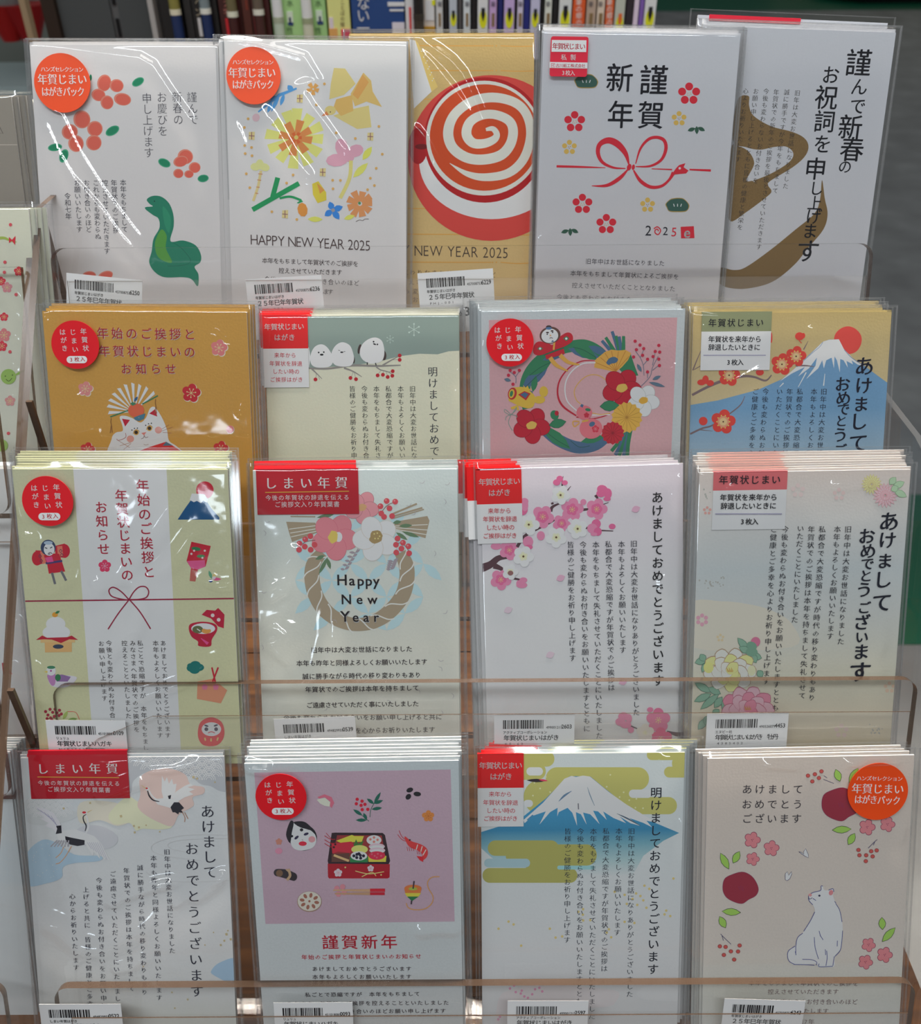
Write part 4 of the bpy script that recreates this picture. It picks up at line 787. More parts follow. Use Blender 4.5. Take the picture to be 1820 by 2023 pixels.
k = Pack('plum_branch', (63.2,308.1,-377.9,1.36,29.0), 'pale lilac card pack with a dark branch of pink and white blossom, in third row').crop(910, 880, 3.264)
P = paper('paper_plum_card', [(0, (216, 204, 200)), (30, (206, 206, 210)), (80, (200, 206, 212)), (148, (208, 192, 204))], .6); k.stack(P, [(-50, 50, (250, 224, 222))])
BK = (78, 54, 62)
k.line([(110,800),(190,770),(250,725),(350,715)], [60,46,36,22], BK); k.line([(330,720),(400,600),(470,550),(560,505),(610,480)], [22,20,20,18,10], BK); k.line([(580,425),(595,395),(650,370)], [26,18,8], BK); k.line([(595,380),(590,368)], 16, BK, sm=False); k.line([(790,415),(850,405),(955,368)], [18,12,4], BK); k.line([(215,775),(270,800),(320,850),(425,872)], [40,24,18,8], BK); k.line([(810,530),(860,545),(985,552)], [16,12,6], BK); k.line([(662,310),(655,240),(663,198)], [14,8,3], BK); k.line([(690,290),(712,262)], [8,3], BK); k.line([(870,320),(890,350)], [20,10], BK)
PK3, PK4, WH3 = (210, 124, 158), (196, 96, 140), (228, 228, 216)
for x, y, r in ((720,413,74),(878,410,70),(530,460,74),(652,502,58),(315,675,65),(260,865,68)):
    k.petals(x, y, r, 5, PK3, .44, .58, -80 + x % 30); k.petals(x, y, r * .6, 5, PK4, .4, .5, -80 + x % 30); k.plum(x, y, r * .5, PK4, (236, 216, 110), x % 60)
for x, y, a, b, r in ((915,285,36,30,20),(950,310,26,34,0),(905,310,30,24,0),(945,345,24,14,0),(640,215,22,20,0),(620,238,24,20,0),(672,240,20,16,0),(875,505,30,30,0),(850,535,34,32,0),(885,555,26,28,0),(860,572,22,12,0),(518,582,26,30,0),(792,365,20,20,0),(435,620,34,36,0),(440,655,26,16,0),(412,360,26,22,0),(400,410,34,40,0),(415,385,22,40,0),(405,868,26,18,0),(395,900,36,20,0),(375,890,16,22,0),(978,522,22,18,0),(230,650,36,22,0)): k.el(x, y, a, b, PK3 if (x + y) % 3 else PK4, r, 14)
for x, y, r in ((645,320,62),(440,510,70),(755,537,66),(617,592,68),(405,715,68),(320,815,52)):
    k.petals(x, y, r, 5, WH3 if x != 320 else (216,214,214), .44, .58, -70 + x % 40); k.plum(x, y, r * .45, (222, 226, 180), (206, 196, 80), x % 60); k.el(x, y, 7, 7, (90,70,50))
k.el(322,822,18,16,(130,90,90))
for x, y, r in ((1130,408,-20),(645,852,-30),(307,1058,-20),(578,1347,30),(1048,1520,20)): k.leaf(x-28,y+14,x+28,y-10,44,(222,158,182) if x in (1130,645,1048) else (218,182,196))
k.line([(1445,1868),(1390,1860),(1330,1842)], [44,26,10], BK); k.line([(1060,1790),(1140,1825)], [12,6], BK)
for x, y, r, c in ((1275,1770,78,(216,108,142)),(1290,1890,74,(214,84,120)),(1190,1850,58,(232,196,186))):
    k.petals(x, y, r, 5, c, .44, .58); k.plum(x, y, r * .5, c, (236, 216, 110), 20)
for x, y, a, b in ((1050,1745,34,26),(1030,1780,32,26),(1065,1800,36,22),(1222,1702,20,16),(1098,1832,20,20),(1085,1760,20,30)): k.el(x, y, a, b, (216,118,150))
k.use('greeting_text'); k.T('あけましておめでとうございます', (1268,335), (1274,1515), 78, (22, 22, 28), 'k')
k.use('message_text')
for t, a, b in zip(BD, ((1117,633),(1037,637),(953,637),(872,640),(790,640),(709,640)), ((1133,1720),(1046,1318),(972,1560),(894,1870),(814,1825),(722,1370))): k.T(t, a, b, 47, (44, 46, 60), 'm')
k.bag(ridges=[([(1415,180),(1405,260),(1385,330)], .9, 1.8), ([(1300,830),(1310,900),(1300,960)], .7, 3.4), ([(1400,1390),(1370,1440),(1350,1470)], .8, 1.6)], amp=.2, seed=20)
header_A(k, [(100,160),(394,156),(400,630),(112,632)], [('年賀状じまい',(140,237),(362,230),48,0),('はがき',(202,306),(300,303),48,0),('来年から',(195,422),(308,420),38,1),('年賀状を辞退',(162,475),(346,473),38,1),('したい時の',(183,529),(330,527),38,1),('ご挨拶はがき',(163,583),(346,580),38,1)])
k.finish(); behind(k, 4, P, 'the plum blossom branch card pack', 'packs behind the plum branch card', [(-50, 50, (252, 226, 224))], hdr=(-54.5, -28, 112), hcols=HR, jit=1.8, drift=-1.6, e=1.0, seed=17)

k = Pack('peony', (165.0,300.9,-375.6,0.58,25.3), 'greyish card pack with pale yellow and pink peonies, right end of third row').crop(1350, 880, 3.264)
P = paper('paper_peony_card', [(0, (226, 188, 158)), (25, (212, 192, 174)), (45, (202, 198, 182)), (80, (188, 194, 194)), (100, (182, 192, 196)), (125, (196, 198, 198)), (148, (206, 190, 186))], 1.0); k.stack(P, [(-50, 50, (252, 220, 206))])
k.poly([(50,1020),(250,1005),(400,1020),(560,1060),(700,1150),(700,1300),(50,1300)], (196,194,182), True)
rnd = random.Random(3)
for cx, cy, n in ((150,320,9),(180,890,22),(1250,1840,16)):
    for i in range(n): k.el(cx + rnd.gauss(0, 40), cy + rnd.gauss(0, 18), rnd.uniform(3,7), rnd.uniform(3,7), (160,162,158), 0, 8)
for x, y, r, c in ((1005,315,44,(216,180,180)),(740,290,50,(208,184,184)),(155,420,30,(214,150,144)),(122,1125,44,(198,150,168)),(240,1240,28,(222,184,150)),(1020,1840,50,(226,180,176)),(1330,1560,40,(214,176,156))): k.petals(x, y, r, 6 if x == 122 else 5, c, .3, .65)
def mum(k, cx, cy, r, c, oc, n=18):
    for q, s_ in ((r, .22), (r * .7, .2), (r * .42, .18)):
        for i in range(n):
            a = 2 * math.pi * i / n + q; x, y = cx + q * math.cos(a), cy + q * math.sin(a); k.leaf(cx + q*.2*math.cos(a), cy + q*.2*math.sin(a), x, y, r * s_, c, oc)
mum(k, 1215, 250, 66, (214,208,150), (190,180,130)); mum(k, 1302, 322, 80, (222,176,184), (204,150,160))
for a in ((1330,250,1370,205),(1350,270,1425,235),(1360,290,1440,330),(1340,290,1385,265)): k.leaf(*a, 44, (160,190,160), (130,160,130))
LG, LO = (124, 162, 142), (84, 120, 104)
for a in ((150,1380,75,1400),(160,1400,120,1460),(140,1390,110,1345),(420,1320,350,1240),(430,1330,360,1300),(440,1350,505,1370),(440,1340,470,1400),(180,1590,75,1530),(180,1600,70,1650),(230,1600,110,1700),(240,1600,160,1560),(250,1620,200,1690),(150,1760,95,1830),(160,1740,140,1800),(480,1450,510,1490),(290,1620,250,1700),(230,1700,190,1740)): k.leaf(*a, 46, LG, LO)
def peony(k, cx, cy, r, c, c2, oc):
    for ring_, n, rr in ((.72, 9, .42), (.42, 7, .38), (.15, 4, .3)):
        for i in range(n):
            a = 2 * math.pi * i / n + ring_ * 5; x, y = cx + r * ring_ * math.cos(a), cy + r * ring_ * .72 * math.sin(a)
            k.el(x, y, r * rr * 1.05, r * rr * .8, oc, math.degrees(a), 16, .04); k.el(x, y + 2, r * rr, r * rr * .75, c if i % 3 else c2, math.degrees(a), 16, .04)
    for i in range(9): k.line([(cx-20+i*5,cy-14+(i%3)*8),(cx-14+i*4,cy+14)], 3, (180,140,70), sm=False)
peony(k, 300, 1445, 150, (222,220,198), (216,208,140), (156,130,104)); k.el(162,1430,32,36,(214,208,130)); k.el(440,1450,26,34,(216,216,170))
peony(k, 415, 1690, 150, (222,164,176), (208,130,150), (170,100,120)); k.el(465,1265,30,32,(190,110,140),20); k.el(440,1290,34,26,(110,150,130),20); k.el(440,1330,38,28,(110,150,130))
k.use('greeting_text'); k.C([('あ',1325,490,135),('け',1315,610,120),('ま',1298,745,110),('し',1285,865,125),('て',1280,1012,135),('お',1182,585,112),('め',1190,680,108),('で',1186,762,90),('と',1176,840,88),('う',1165,930,112),('ご',1165,1045,88),('ざ',1150,1140,112),('い',1150,1235,90),('ま',1145,1330,115),('す',1138,1460,150)], (24, 28, 46), 'f')
k.use('message_text')
for t, a, b in zip(B4, ((1062,540),(992,540),(895,540),(825,540),(755,535),(656,540),(583,540)), ((1014,1262),(946,1228),(828,1625),(765,1612),(717,1122),(590,1740),(533,1520))): k.T(t, a, b, 47, (40, 42, 54), 'm')
k.bag(ridges=[([(890,262),(1120,240),(1290,212),(1340,205)], 1.1, 2.0), ([(1370,430),(1350,560),(1310,640),(1330,760)], .9, 3.6), ([(1260,1100),(1270,1260),(1210,1390),(1290,1500)], 1.0, 4.5), ([(260,265),(420,282),(600,290)], .9, 1.8), ([(110,180),(150,205)], .8, 1.6), ([(940,700),(920,850),(900,950)], .6, 4)], amp=.32, seed=22)
header_C(k, [(193,172),(668,172),(660,540),(187,543)], (192, 96, 102), .31, [('年賀状じまい',(258,222),(597,220),62,'k'),('年賀状を来年から',(258,335),(583,333),46,'b'),('辞退したいときに',(262,390),(577,388),46,'b'),('3枚入',(380,490),(462,490),44,'b')], [(205,440),(635,440)])
k.finish(); behind(k, 8, P, 'the pale peony card pack', 'packs behind the pale peony card', [(-50, -44, (252, 232, 214)), (-44, -8, (250, 130, 120)), (-8, 50, (254, 226, 214))], e=1.0, jit=2.2, seed=19)

# ---------------------------------------------------------------- bottom row
k = Pack('cranes', (-166.6,226.2,-493.1,0.11,28.1), 'pale blue-grey card pack with two flying cranes, left end of bottom row').crop(0, 1450, 3.53)
P = paper('paper_crane_card', [(0, (222, 208, 196)), (20, (212, 206, 204)), (60, (204, 206, 206)), (148, (190, 198, 204))], .8); k.stack(P, [(-50, 50, (246, 240, 228))])
SG, SL = (166, 172, 180), (204, 208, 212)
def waves(k, x0, x1, y0, y1, r, inside):
    j = 0; y = y0
    while y <= y1:
        x = x0 + (r if j % 2 else 0)
        while x <= x1:
            if inside(x, y):
                for q in (.95, .68, .4): k.line([(x + r*q*math.cos(math.radians(t)), y - r*q*math.sin(math.radians(t))) for t in range(0, 181, 30)], 5, SL, sm=False)
            x += 2 * r
        y += r * .5; j += 1
k.poly([(700,150),(1600,150),(1600,380),(1540,400),(1470,365),(1400,350),(1330,300),(1180,260),(1020,270),(930,330),(900,420),(700,420)], SG, True); waves(k, 930, 1540, 200, 340, 48, lambda x, y: y < 230 + (x - 930) * .22 or x > 1380 and y < 350)
k.poly([(180,460),(420,440),(480,520),(560,560),(420,620),(200,620)], (184,190,194), True); waves(k, 230, 480, 480, 580, 40, lambda x, y: True)
k.poly([(560,480),(760,470),(900,520),(920,600),(820,640),(700,600),(560,620)], (198,196,184), True); k.poly([(880,440),(960,470),(1080,560),(1200,640),(1130,665),(1000,660),(950,672),(905,620),(800,630),(760,560)], (208,202,176), True)
k.poly([(975,310),(1050,255),(1180,240),(1290,280),(1330,350),(1420,370),(1420,415),(1345,440),(1350,500),(1250,560),(1205,640),(1120,620),(1010,560),(960,500),(980,420)], (210,178,174), True)
k.poly([(560,650),(700,640),(810,700),(815,760),(740,800),(600,780),(500,740)], (182,186,194), True)
k.poly([(180,850),(290,740),(400,760),(520,840),(700,850),(690,885),(520,900),(440,930),(430,1000),(330,1040),(180,1050)], (156,182,202), True); k.poly([(1650,1570),(1540,1590),(1480,1640),(1490,1680),(1650,1740)], (150,178,202), True)
CW = (222, 224, 226)
k.poly([(245,505),(320,520),(380,555),(420,620),(450,690),(400,700),(370,660),(310,640),(340,620),(280,590),(310,580),(250,545),(290,545)], (196,198,214)); k.poly([(395,705),(440,672),(530,665),(600,690),(660,712),(705,760),(770,885),(735,860),(740,880),(690,830),(700,870),(655,820),(650,850),(610,790),(590,755),(470,745),(410,742)], CW)
for i in range(7): k.line([(610+i*14,755),(640+i*18,800+i*12)], 3, (160,160,180), sm=False)
for i in range(5): k.line([(260+i*24,520+i*12),(380+i*10,600+i*18)], 3, (150,150,176), sm=False)
NK = (34, 34, 44)
k.poly([(392,640),(428,636),(432,690),(390,696),(400,660)], NK); k.poly([(455,712),(500,722),(592,740),(590,772),(540,780),(490,770),(460,745)], NK)
for i in range(6): k.line([(400+i*16,740),(355+i*24,785)], 9, (150,150,160), sm=False)
k.line([(602,560),(582,575),(585,605),(602,640),(595,676)], [4,7,8,8,5], NK); k.line([(600,565),(612,600),(618,650),(600,690)], 10, CW); k.el(592,548,20,11,CW); k.el(588,546,14,8,(190,40,50)); k.line([(610,546),(645,528)], [7,2], (190,170,120))
k.line([(445,785),(425,830),(390,862)], 6, (190,150,120)); k.line([(500,780),(460,850),(420,895),(390,905)], 6, (190,150,120))
k.poly([(1130,290),(1150,330),(1165,300),(1180,345),(1200,310),(1210,350),(1232,345),(1225,400),(1195,450),(1140,445),(1128,400)], CW); k.poly([(1365,330),(1330,345),(1350,360),(1310,370),(1360,385),(1320,400),(1350,420),(1290,440),(1240,470),(1190,440),(1230,400),(1290,360)], CW); k.poly([(1075,455),(1180,440),(1250,470),(1240,500),(1190,515),(1100,490)], CW)
k.line([(1030,392),(1042,430),(1070,460),(1112,470)], [6,10,9,5], NK); k.line([(1040,392),(1058,425),(1085,450),(1120,462)], 9, CW); k.el(1030,382,14,12,CW); k.el(1024,378,8,6,(190,40,50)); k.line([(985,355),(1018,378)], [2,6], (190,170,120)); k.poly([(1172,430),(1195,424),(1190,452),(1178,452)], NK)
k.poly([(1190,510),(1215,475),(1250,475),(1285,515),(1265,530),(1280,550),(1250,545),(1245,560),(1222,545),(1205,545)], NK); k.line([(1272,545),(1290,580),(1288,612)], 5, (160,120,100)); k.line([(1288,545),(1312,590)], 5, (160,120,100))
rnd = random.Random(9)
for x, y, q in [(445,518,8),(630,480,8),(845,572,10),(935,640,8),(970,650,8),(940,685,8),(1020,635,6),(1115,680,6),(1350,300,10),(1375,310,8),(1500,335,6),(1580,1395,10),(1610,1430,9),(1540,1470,8),(1490,1382,5),(1200,1800,6),(1310,1850,7),(1220,1910,6),(1000,1620,5),(1430,1470,5),(1590,1370,6),(1565,1440,8)]:
    k.poly([(x-q,y-q*.6),(x+q*.6,y-q),(x+q,y+q*.7),(x-q*.5,y+q)], (176,164,128))
for i in range(26): k.el(rnd.uniform(230,480), rnd.uniform(740,1020), 3, 3, (206,214,222), 0, 6)
for q in ([(1600,705),(1380,700),(1220,715),(1080,760),(1060,810),(1160,850),(1400,880)],[(1600,725),(1300,735),(1180,760),(1200,800),(1380,835)],[(1020,960),(1100,1010),(1300,1030),(1600,1020)]): k.line(q, 5, (186,190,194))
k.use('greeting_text'); k.T('あけまして', (1448,540), (1468,962), 102, (34, 36, 56), 'm', res=3); k.T('おめでとうございます', (1338,800), (1374,1792), 98, (34, 36, 56), 'm', res=3)
k.use('message_text')
for t, a, b in (('旧年中は大変お世話になりました',(1165,822),(1202,1510)),('本年も昨年と同様よろしくお願いいたします',(1072,865),(1112,1838)),('誠に勝手ながら時代の移り変わりもあり',(978,932),(1010,1800)),('年賀状でのご挨拶は本年を持ちまして',(883,952),(916,1775)),('ご遠慮させていただくことにいたしました',(788,975),(824,1896)),('今後も変わらぬお付き合いをお願い申し',(692,1020),(726,1892)),('上げると共に　皆様のご健康とご多幸を',(600,1085),(632,1930)),('心からお祈りいたします',(505,1132),(532,1627))): k.T(t, a, b, 45, (44, 46, 66), 'm')
k.bag(ridges=[([(665,460),(720,420),(850,370),(960,330),(1050,300)], 1.2, 3.0), ([(1000,250),(1200,240),(1400,190)], .9, 2.0), ([(730,1200),(870,1120),(1050,1060),(1250,1015)], 1.3, 2.6), ([(1200,1200),(1300,1120),(1450,1030),(1590,960)], 1.2, 2.4), ([(250,1290),(400,1340),(560,1480),(700,1500),(900,1390),(1180,1200)], 1.0, 6), ([(770,1640),(900,1620),(1030,1540)], .8, 3), ([(1590,960),(1500,1060),(1320,1180)], 1.0, 2.6), ([(150,1700),(180,1600),(210,1500)], .8, 2)], amp=.5, seed=24, mL=3.6, step=1.2)
header_B(k, [(192,118),(887,118),(907,455),(221,443)], [('しまい年賀',(300,243),(783,240),84,(232,224,224),'M'),('今後の年賀状の辞退を伝える',(284,340),(818,345),39,(222,190,196),'g'),('ご挨拶文入り年賀葉書',(352,384),(752,390),41,(222,190,196),'g')], [(262,298),(832,303)])
k.finish(); behind(k, 2, P, 'the two cranes card pack', 'packs behind the cranes card', [(-50, 50, (248, 242, 232))], hdr=(-46.5, 2, 124), hcols=[(1, (196, 20, 40))], e=1.1, seed=21)

k = Pack('lunch_box', (-50.2,221.2,-482.7,0.53,23.0), 'pale grey card pack with a mauve panel of New Year food, in bottom row').crop(460, 1450, 3.5306)
P = paper('paper_food_card', [(0, (212, 208, 204)), (40, (190, 198, 202)), (148, (184, 196, 202))], 1.3); k.stack(P, [(-50, 50, (250, 248, 236))])
MV = paper('mauve_panel', [(0, (180, 156, 172)), (148, (182, 158, 176))], 1.3); k.poly([(150,270),(1520,248),(1548,1308),(228,1325)], MV)
RB = (160, 20, 38)
k.poly([(690,690),(715,688),(1045,690),(1062,705),(1098,885),(1085,915),(668,912),(662,885)], (44,28,36)); k.poly([(728,706),(1040,708),(1070,888),(688,893)], (140,48,50)); k.poly([(662,905),(1096,908),(1094,1000),(1080,1008),(672,1008),(664,996)], RB)
k.poly([(722,745),(830,704),(850,712),(915,712),(900,752),(750,758)], (226,196,70)); k.poly([(840,780),(860,735),(875,765),(915,742),(900,780)], (60,110,50)); k.poly([(688,765),(830,750),(855,800),(815,830),(735,820),(695,835)], (186,40,60)); k.line([(650,690),(690,735)],4,RB,sm=False)
for y in (725,752,778): k.line([(640,y-15),(680,y+8),(715,y+10)], 5, RB)
k.dots([(700,745),(715,770),(705,790)], 8, (60,20,30))
k.el(985,740,52,34,(224,214,206)); k.dots([(960,735),(985,722),(1010,738),(985,752)], 9, (206,120,110)); k.el(1005,785,56,22,(224,176,190)); k.el(1005,792,50,16,(226,220,220)); k.el(1008,812,56,20,(224,176,190)); k.el(1008,818,50,14,(226,220,220)); k.poly([(945,850),(1072,850),(1068,892),(948,892)], (222,190,70)); k.el(1005,848,58,30,(196,40,72)); k.dots([(970,838),(990,850),(1012,836),(1035,850),(1005,862)], 7, (226,90,110))
k.el(885,805,58,30,(232,204,110)); k.poly([(815,855),(945,855),(942,895),(818,895)], (40,120,70)); k.el(880,850,58,32,(222,222,224)); k.dots([(845,850),(866,840),(890,846),(912,850),(865,862),(892,866),(880,835)], 11, (30,28,50)); k.poly([(690,838),(815,830),(812,892),(690,892)], (92,60,52)); k.line([(705,845),(810,885)], 16, (206,168,120), sm=False)
k.plum(735,968,30,(226,190,200),(206,90,110)); k.plum(962,937,24,(226,190,200),(206,90,110)); k.line([(855,955),(950,975),(1055,960)], 6, (214,186,120)); k.line([(900,995),(970,965),(1000,990)], 6, (214,186,120)); k.dots([(785,930),(1035,982)], 6, (214,186,120))
BKH = (30, 28, 36)
k.el(490,722,98,92,BKH,10); k.poly([(405,690),(425,620),(450,640),(520,665),(560,680),(584,735),(560,790),(490,812),(430,800),(405,760)], (222,220,222), True); k.poly([(400,610),(425,618),(412,690),(400,760),(372,700)], BKH, True); k.poly([(425,615),(500,612),(560,665),(575,700),(540,670),(470,650)], BKH, True)
k.el(480,668,12,11,BKH); k.el(410,712,12,9,BKH); k.el(445,722,18,9,(44,40,70),-40); k.el(512,697,18,9,(44,40,70),-20); k.el(552,734,24,22,(224,142,150)); k.el(488,764,28,16,(200,40,64)); k.line([(482,735),(492,742)],4,(150,120,130),sm=False)
k.poly([(590,440),(640,420),(690,440),(708,480),(690,516),(676,500),(680,470),(640,440),(605,450)], (200,104,128)); k.poly([(586,458),(610,450),(645,445),(680,475),(676,506),(640,500),(610,485)], (214,212,190))
k.dots([(868,455),(862,486),(902,468),(895,497),(922,490),(903,527),(942,525)], 12, (190,22,52))
DG = (22, 92, 78)
k.line([(985,485),(962,530),(957,580)], 4, DG); k.line([(985,485),(1005,450)], 4, DG); k.line([(850,530),(905,570),(950,608)], 4, DG)
for a in ((985,485,1032,405),(985,487,936,450),(985,485,1048,462),(968,525,1042,514),(905,568,840,525),(935,600,912,550),(935,600,858,600)): k.leaf(*a, 24, DG)
for x, y, a, b, r in ((1235,390,24,16,-20),(1287,418,26,16,5),(1225,437,17,22,40)): k.el(x, y, a, b, (28,26,34), r)
k.plum(1365,572,42,(218,126,62),(170,90,40)); k.el(1332,566,12,16,(218,126,62)); k.plum(322,750,24,(184,124,110),(150,90,80),st=False); k.el(321,815,25,21,(208,132,158))
k.line([(1160,672),(1180,715),(1215,742)], 4, (176,40,50)); k.line([(1150,700),(1180,735),(1220,750)], 4, (176,40,50)); k.line([(1200,715),(1240,765),(1300,790),(1335,815),(1338,850),(1315,880)], [8,40,48,48,34,14], (204,56,58)); k.poly([(1282,850),(1330,855),(1328,892),(1305,880)], (196,30,44)); k.line([(1290,770),(1280,805)],6,(232,206,196),sm=False); k.line([(1322,782),(1310,825)],6,(232,206,196),sm=False); k.line([(1348,805),(1326,845)],6,(232,206,196),sm=False); k.el(1235,738,6,6,(40,20,30))
for x in range(1215, 1260, 14): k.line([(x,785),(x+6,815)], 3, (170,40,50), sm=False)
for x in range(1285, 1320, 12): k.line([(x,815),(x+6,838)], 3, (170,40,50), sm=False)
k.line([(312,965),(370,975),(425,995)], [52,62,56], (52,46,52)); k.el(312,966,26,26,(52,46,52)); k.el(425,995,24,28,(52,46,52)); k.el(326,970,24,24,(112,86,66)); k.line([(388,940),(400,985),(378,1018)], 18, (178,150,120)); k.line([(372,942),(392,960)], 10, (178,150,120), sm=False)
k.el(535,1168,86,72,(150,124,110)); k.el(535,1165,82,68,(206,196,186))
for i in range(8): a = math.pi * i / 4 + .2; k.el(535 + 52*math.cos(a), 1165 + 42*math.sin(a), 17, 11, (150,100,86), math.degrees(a))
k.el(535,1165,8,8,(150,100,86))
k.petals(752,1090,42,4,(208,130,142),.45,.7,-60); k.line([(700,1088),(960,1090)], [10,20], (186,150,120), sm=False); k.line([(712,1112),(960,1112)], [10,20], (176,140,112), sm=False); k.line([(958,1088),(1062,1088)], 22, (190,30,50), sm=False); k.line([(958,1112),(1060,1112)], 20, (180,24,46), sm=False)
k.poly([(1197,1080),(1317,1080),(1308,1112),(1204,1112)], (226,116,60)); k.poly([(1200,1108),(1313,1108),(1295,1134),(1216,1134)], (228,192,70)); k.poly([(1216,1132),(1296,1132),(1250,1164)], (40,112,70)); k.el(1257,1075,60,25,(222,112,58)); k.el(1257,1078,30,11,(150,170,70)); k.line([(1265,1024),(1258,1078)], 10, (60,50,60), sm=False); k.line([(1248,1160),(1245,1186)], 10, (60,50,60), sm=False)
k.line([(1210,1178),(1225,1210),(1270,1224),(1340,1218),(1388,1180),(1396,1130),(1365,1075),(1360,1030),(1390,998),(1442,994)], 6, (196,146,84))
k.use('greeting_text'); k.T('謹賀新年', (680,1453), (1090,1450), 120, (186, 36, 58), 'k'); k.T('年始のご挨拶と年賀状じまいのお知らせ', (500,1556), (1294,1550), 42, (186, 46, 66), 'k')
k.use('message_text')
for t, a, b in (('あけましておめでとうございます',(573,1638),(1227,1637)),('本年もよろしくお願いいたします',(575,1694),(1227,1692)),('私ごとで恐縮ですが 本年をもちまして',(523,1818),(1285,1812)),('みなさまへ年賀状のご挨拶を控えることといたしました',(400,1880),(1488,1873)),('今後とも変わらぬお付き合いのほどお願い申し上げます',(385,1937),(1466,1930))): k.T(t, a, b, 40, (66, 56, 64), 'k')
k.bag(ridges=[([(70,210),(150,240),(280,245)], .7, 3), ([(1250,1375),(1430,1350),(1600,1360)], .7, 4), ([(100,230),(300,260)], .5, 2)], amp=.2, seed=26)
sticker_red(k, 337, 438, 178, 161); k.finish(); behind(k, 7, P, 'the mauve New Year food card pack', 'packs behind the New Year food card', [(-50, 50, (252, 250, 238))], e=1.05, p=1.35, drift=.3, jit=1.2, seed=23)

k = Pack('fuji_green', (59.6,226.8,-492.4,0.14,27.7), 'pale blue card pack with a snowy mountain and olive clouds, in bottom row').crop(920, 1450, 3.531)
P = paper('paper_fuji_pale', [(0, (212, 214, 218)), (40, (198, 208, 214)), (148, (190, 204, 212))], .8); k.stack(P, [(-50, -20, (236, 232, 216)), (-20, 50, (226, 228, 190))])
OL = (174, 174, 102); OLd = (158, 158, 88)
def cloud(x0, y0, x1, y1, c=OL): k.poly([(x, y) for x, y in rrect(x0, y0, x1, y1, min(abs(y1 - y0), abs(x1 - x0)) / 2.05, 8)], c)
for q in ((300,120,620,228),(350,200,560,320),(560,232,1280,392),(405,320,700,560),(780,240,1230,470),(1000,440,1475,560),(1265,110,1600,182),(1440,150,1600,260),(1385,228,1600,304),(700,380,1160,470)): cloud(*q)
for q in ((425,232,540,290),(405,460,470,510),(1140,388,1300,446)): cloud(*q, c=(196, 208, 214))
k.dots([(590,405),(560,300),(1010,285),(985,368),(1103,407),(1075,440),(1142,462),(1192,452),(1185,514),(1238,518),(1212,550),(480,340),(520,380),(470,430)], 6, (216,220,160))
TM = paper('mountain_teal', [(0, (195, 206, 213)), (83, (195, 206, 213)), (92, (158, 188, 194)), (101, (108, 160, 178)), (108, (52, 128, 168)), (116, (58, 138, 182)), (148, (54, 118, 168))], .8)
k.poly([(90,690),(250,640),(410,570),(560,450),(700,310),(730,294),(870,296),(960,370),(1200,560),(1300,610),(1490,690),(1380,745),(1240,850),(1160,1000),(900,1120),(600,1100),(300,960),(180,860),(90,780)], TM)
k.poly([(404,600),(540,480),(690,312),(740,292),(770,300),(820,290),(868,297),(1000,405),(1120,490),(1300,600),(1300,612),(1262,605),(1300,650),(1240,620),(1140,585),(1215,640),(1150,622),(1075,575),(1120,622),(1030,585),(960,540),(985,600),(925,540),(890,535),(935,628),(870,560),(820,548),(845,632),(805,560),(770,545),(778,640),(745,550),(712,515),(650,545),(640,575),(642,515),(590,545),(515,632),(560,540),(470,570),(412,622)], (216, 222, 228))
k.line([(740,398),(690,430),(650,470)], [3,14,3], (90,120,150)); k.line([(786,484),(788,526)], 8, (110,110,120), sm=False); k.line([(850,370),(870,430),(900,500)], [2,7,3], (120,140,160)); k.line([(1055,555),(1130,590),(1220,640)], [2,10,3], (70,90,110)); k.line([(470,565),(430,600)], 8, (70,130,170), sm=False)
for q in ((155,742,650,850),(280,770,915,918),(118,935,780,1038),(420,850,760,1000)): cloud(*q, c=OLd)
cloud(130,870,450,930,(150,180,190)); cloud(640,918,900,945,(140,190,196)); k.leaf(425,323,565,326,24,(44,34,44)); k.leaf(510,318,575,327,14,(206,60,90))
k.dots([(1248,1058),(1282,1080),(1190,1112),(1220,1130),(1110,1122),(1240,1160),(1165,1150),(1125,1185),(1198,1192),(1262,1212),(1400,1232),(1428,1270),(1388,1258),(1110,1310),(1178,1318),(1000,1362),(985,1385),(1016,1418),(820,1222),(818,1260),(788,1240),(820,1300),(870,1298),(674,1412),(628,1420),(588,1358),(300,1308),(335,1328),(230,1358),(388,1476),(1450,1008),(1040,1100)], 9, (196, 180, 120))
k.poly([(230,1850),(330,1780),(560,1730),(800,1760),(1050,1790),(1060,1850),(1000,1900),(800,1920),(500,2000),(230,2100)], (226,196,200), True); k.poly([(1200,1790),(1350,1750),(1500,1800),(1500,1860),(1250,1850)], (206,216,226), True); k.dots([(310,1775),(338,1755),(350,1800),(392,1790),(385,1810),(465,1815),(435,1840),(515,1770),(485,1780),(535,1795),(410,1830),(240,1972),(228,1990)], 9, (222,140,172))
k.use('greeting_text'); k.T('明けましておめでとうございます', (1330,410), (1307,1642), 84, (30, 34, 50), 'k')
k.use('message_text')
for t, a, b in zip(BD, ((1158,678),(1070,678),(980,678),(892,680),(802,680),(713,680)), ((1145,1815),(1058,1385),(967,1637),(881,1970),(792,1916),(708,1437))): k.T(t, a, b, 50, (38, 44, 60), 'm')
k.bag(ridges=[([(1460,180),(1350,195)], .6, 3), ([(1510,560),(1505,900)], .6, 1.4)], amp=.16, seed=28)
header_A(k, [(84,143),(404,142),(406,645),(84,645)], [('年賀状じまい',(120,221),(370,220),54,0),('はがき',(195,298),(300,297),54,0),('来年から',(182,420),(303,420),42,1),('年賀状を辞退',(142,478),(346,480),42,1),('したい時の',(165,534),(328,535),42,1),('ご挨拶はがき',(145,590),(344,590),42,1)])
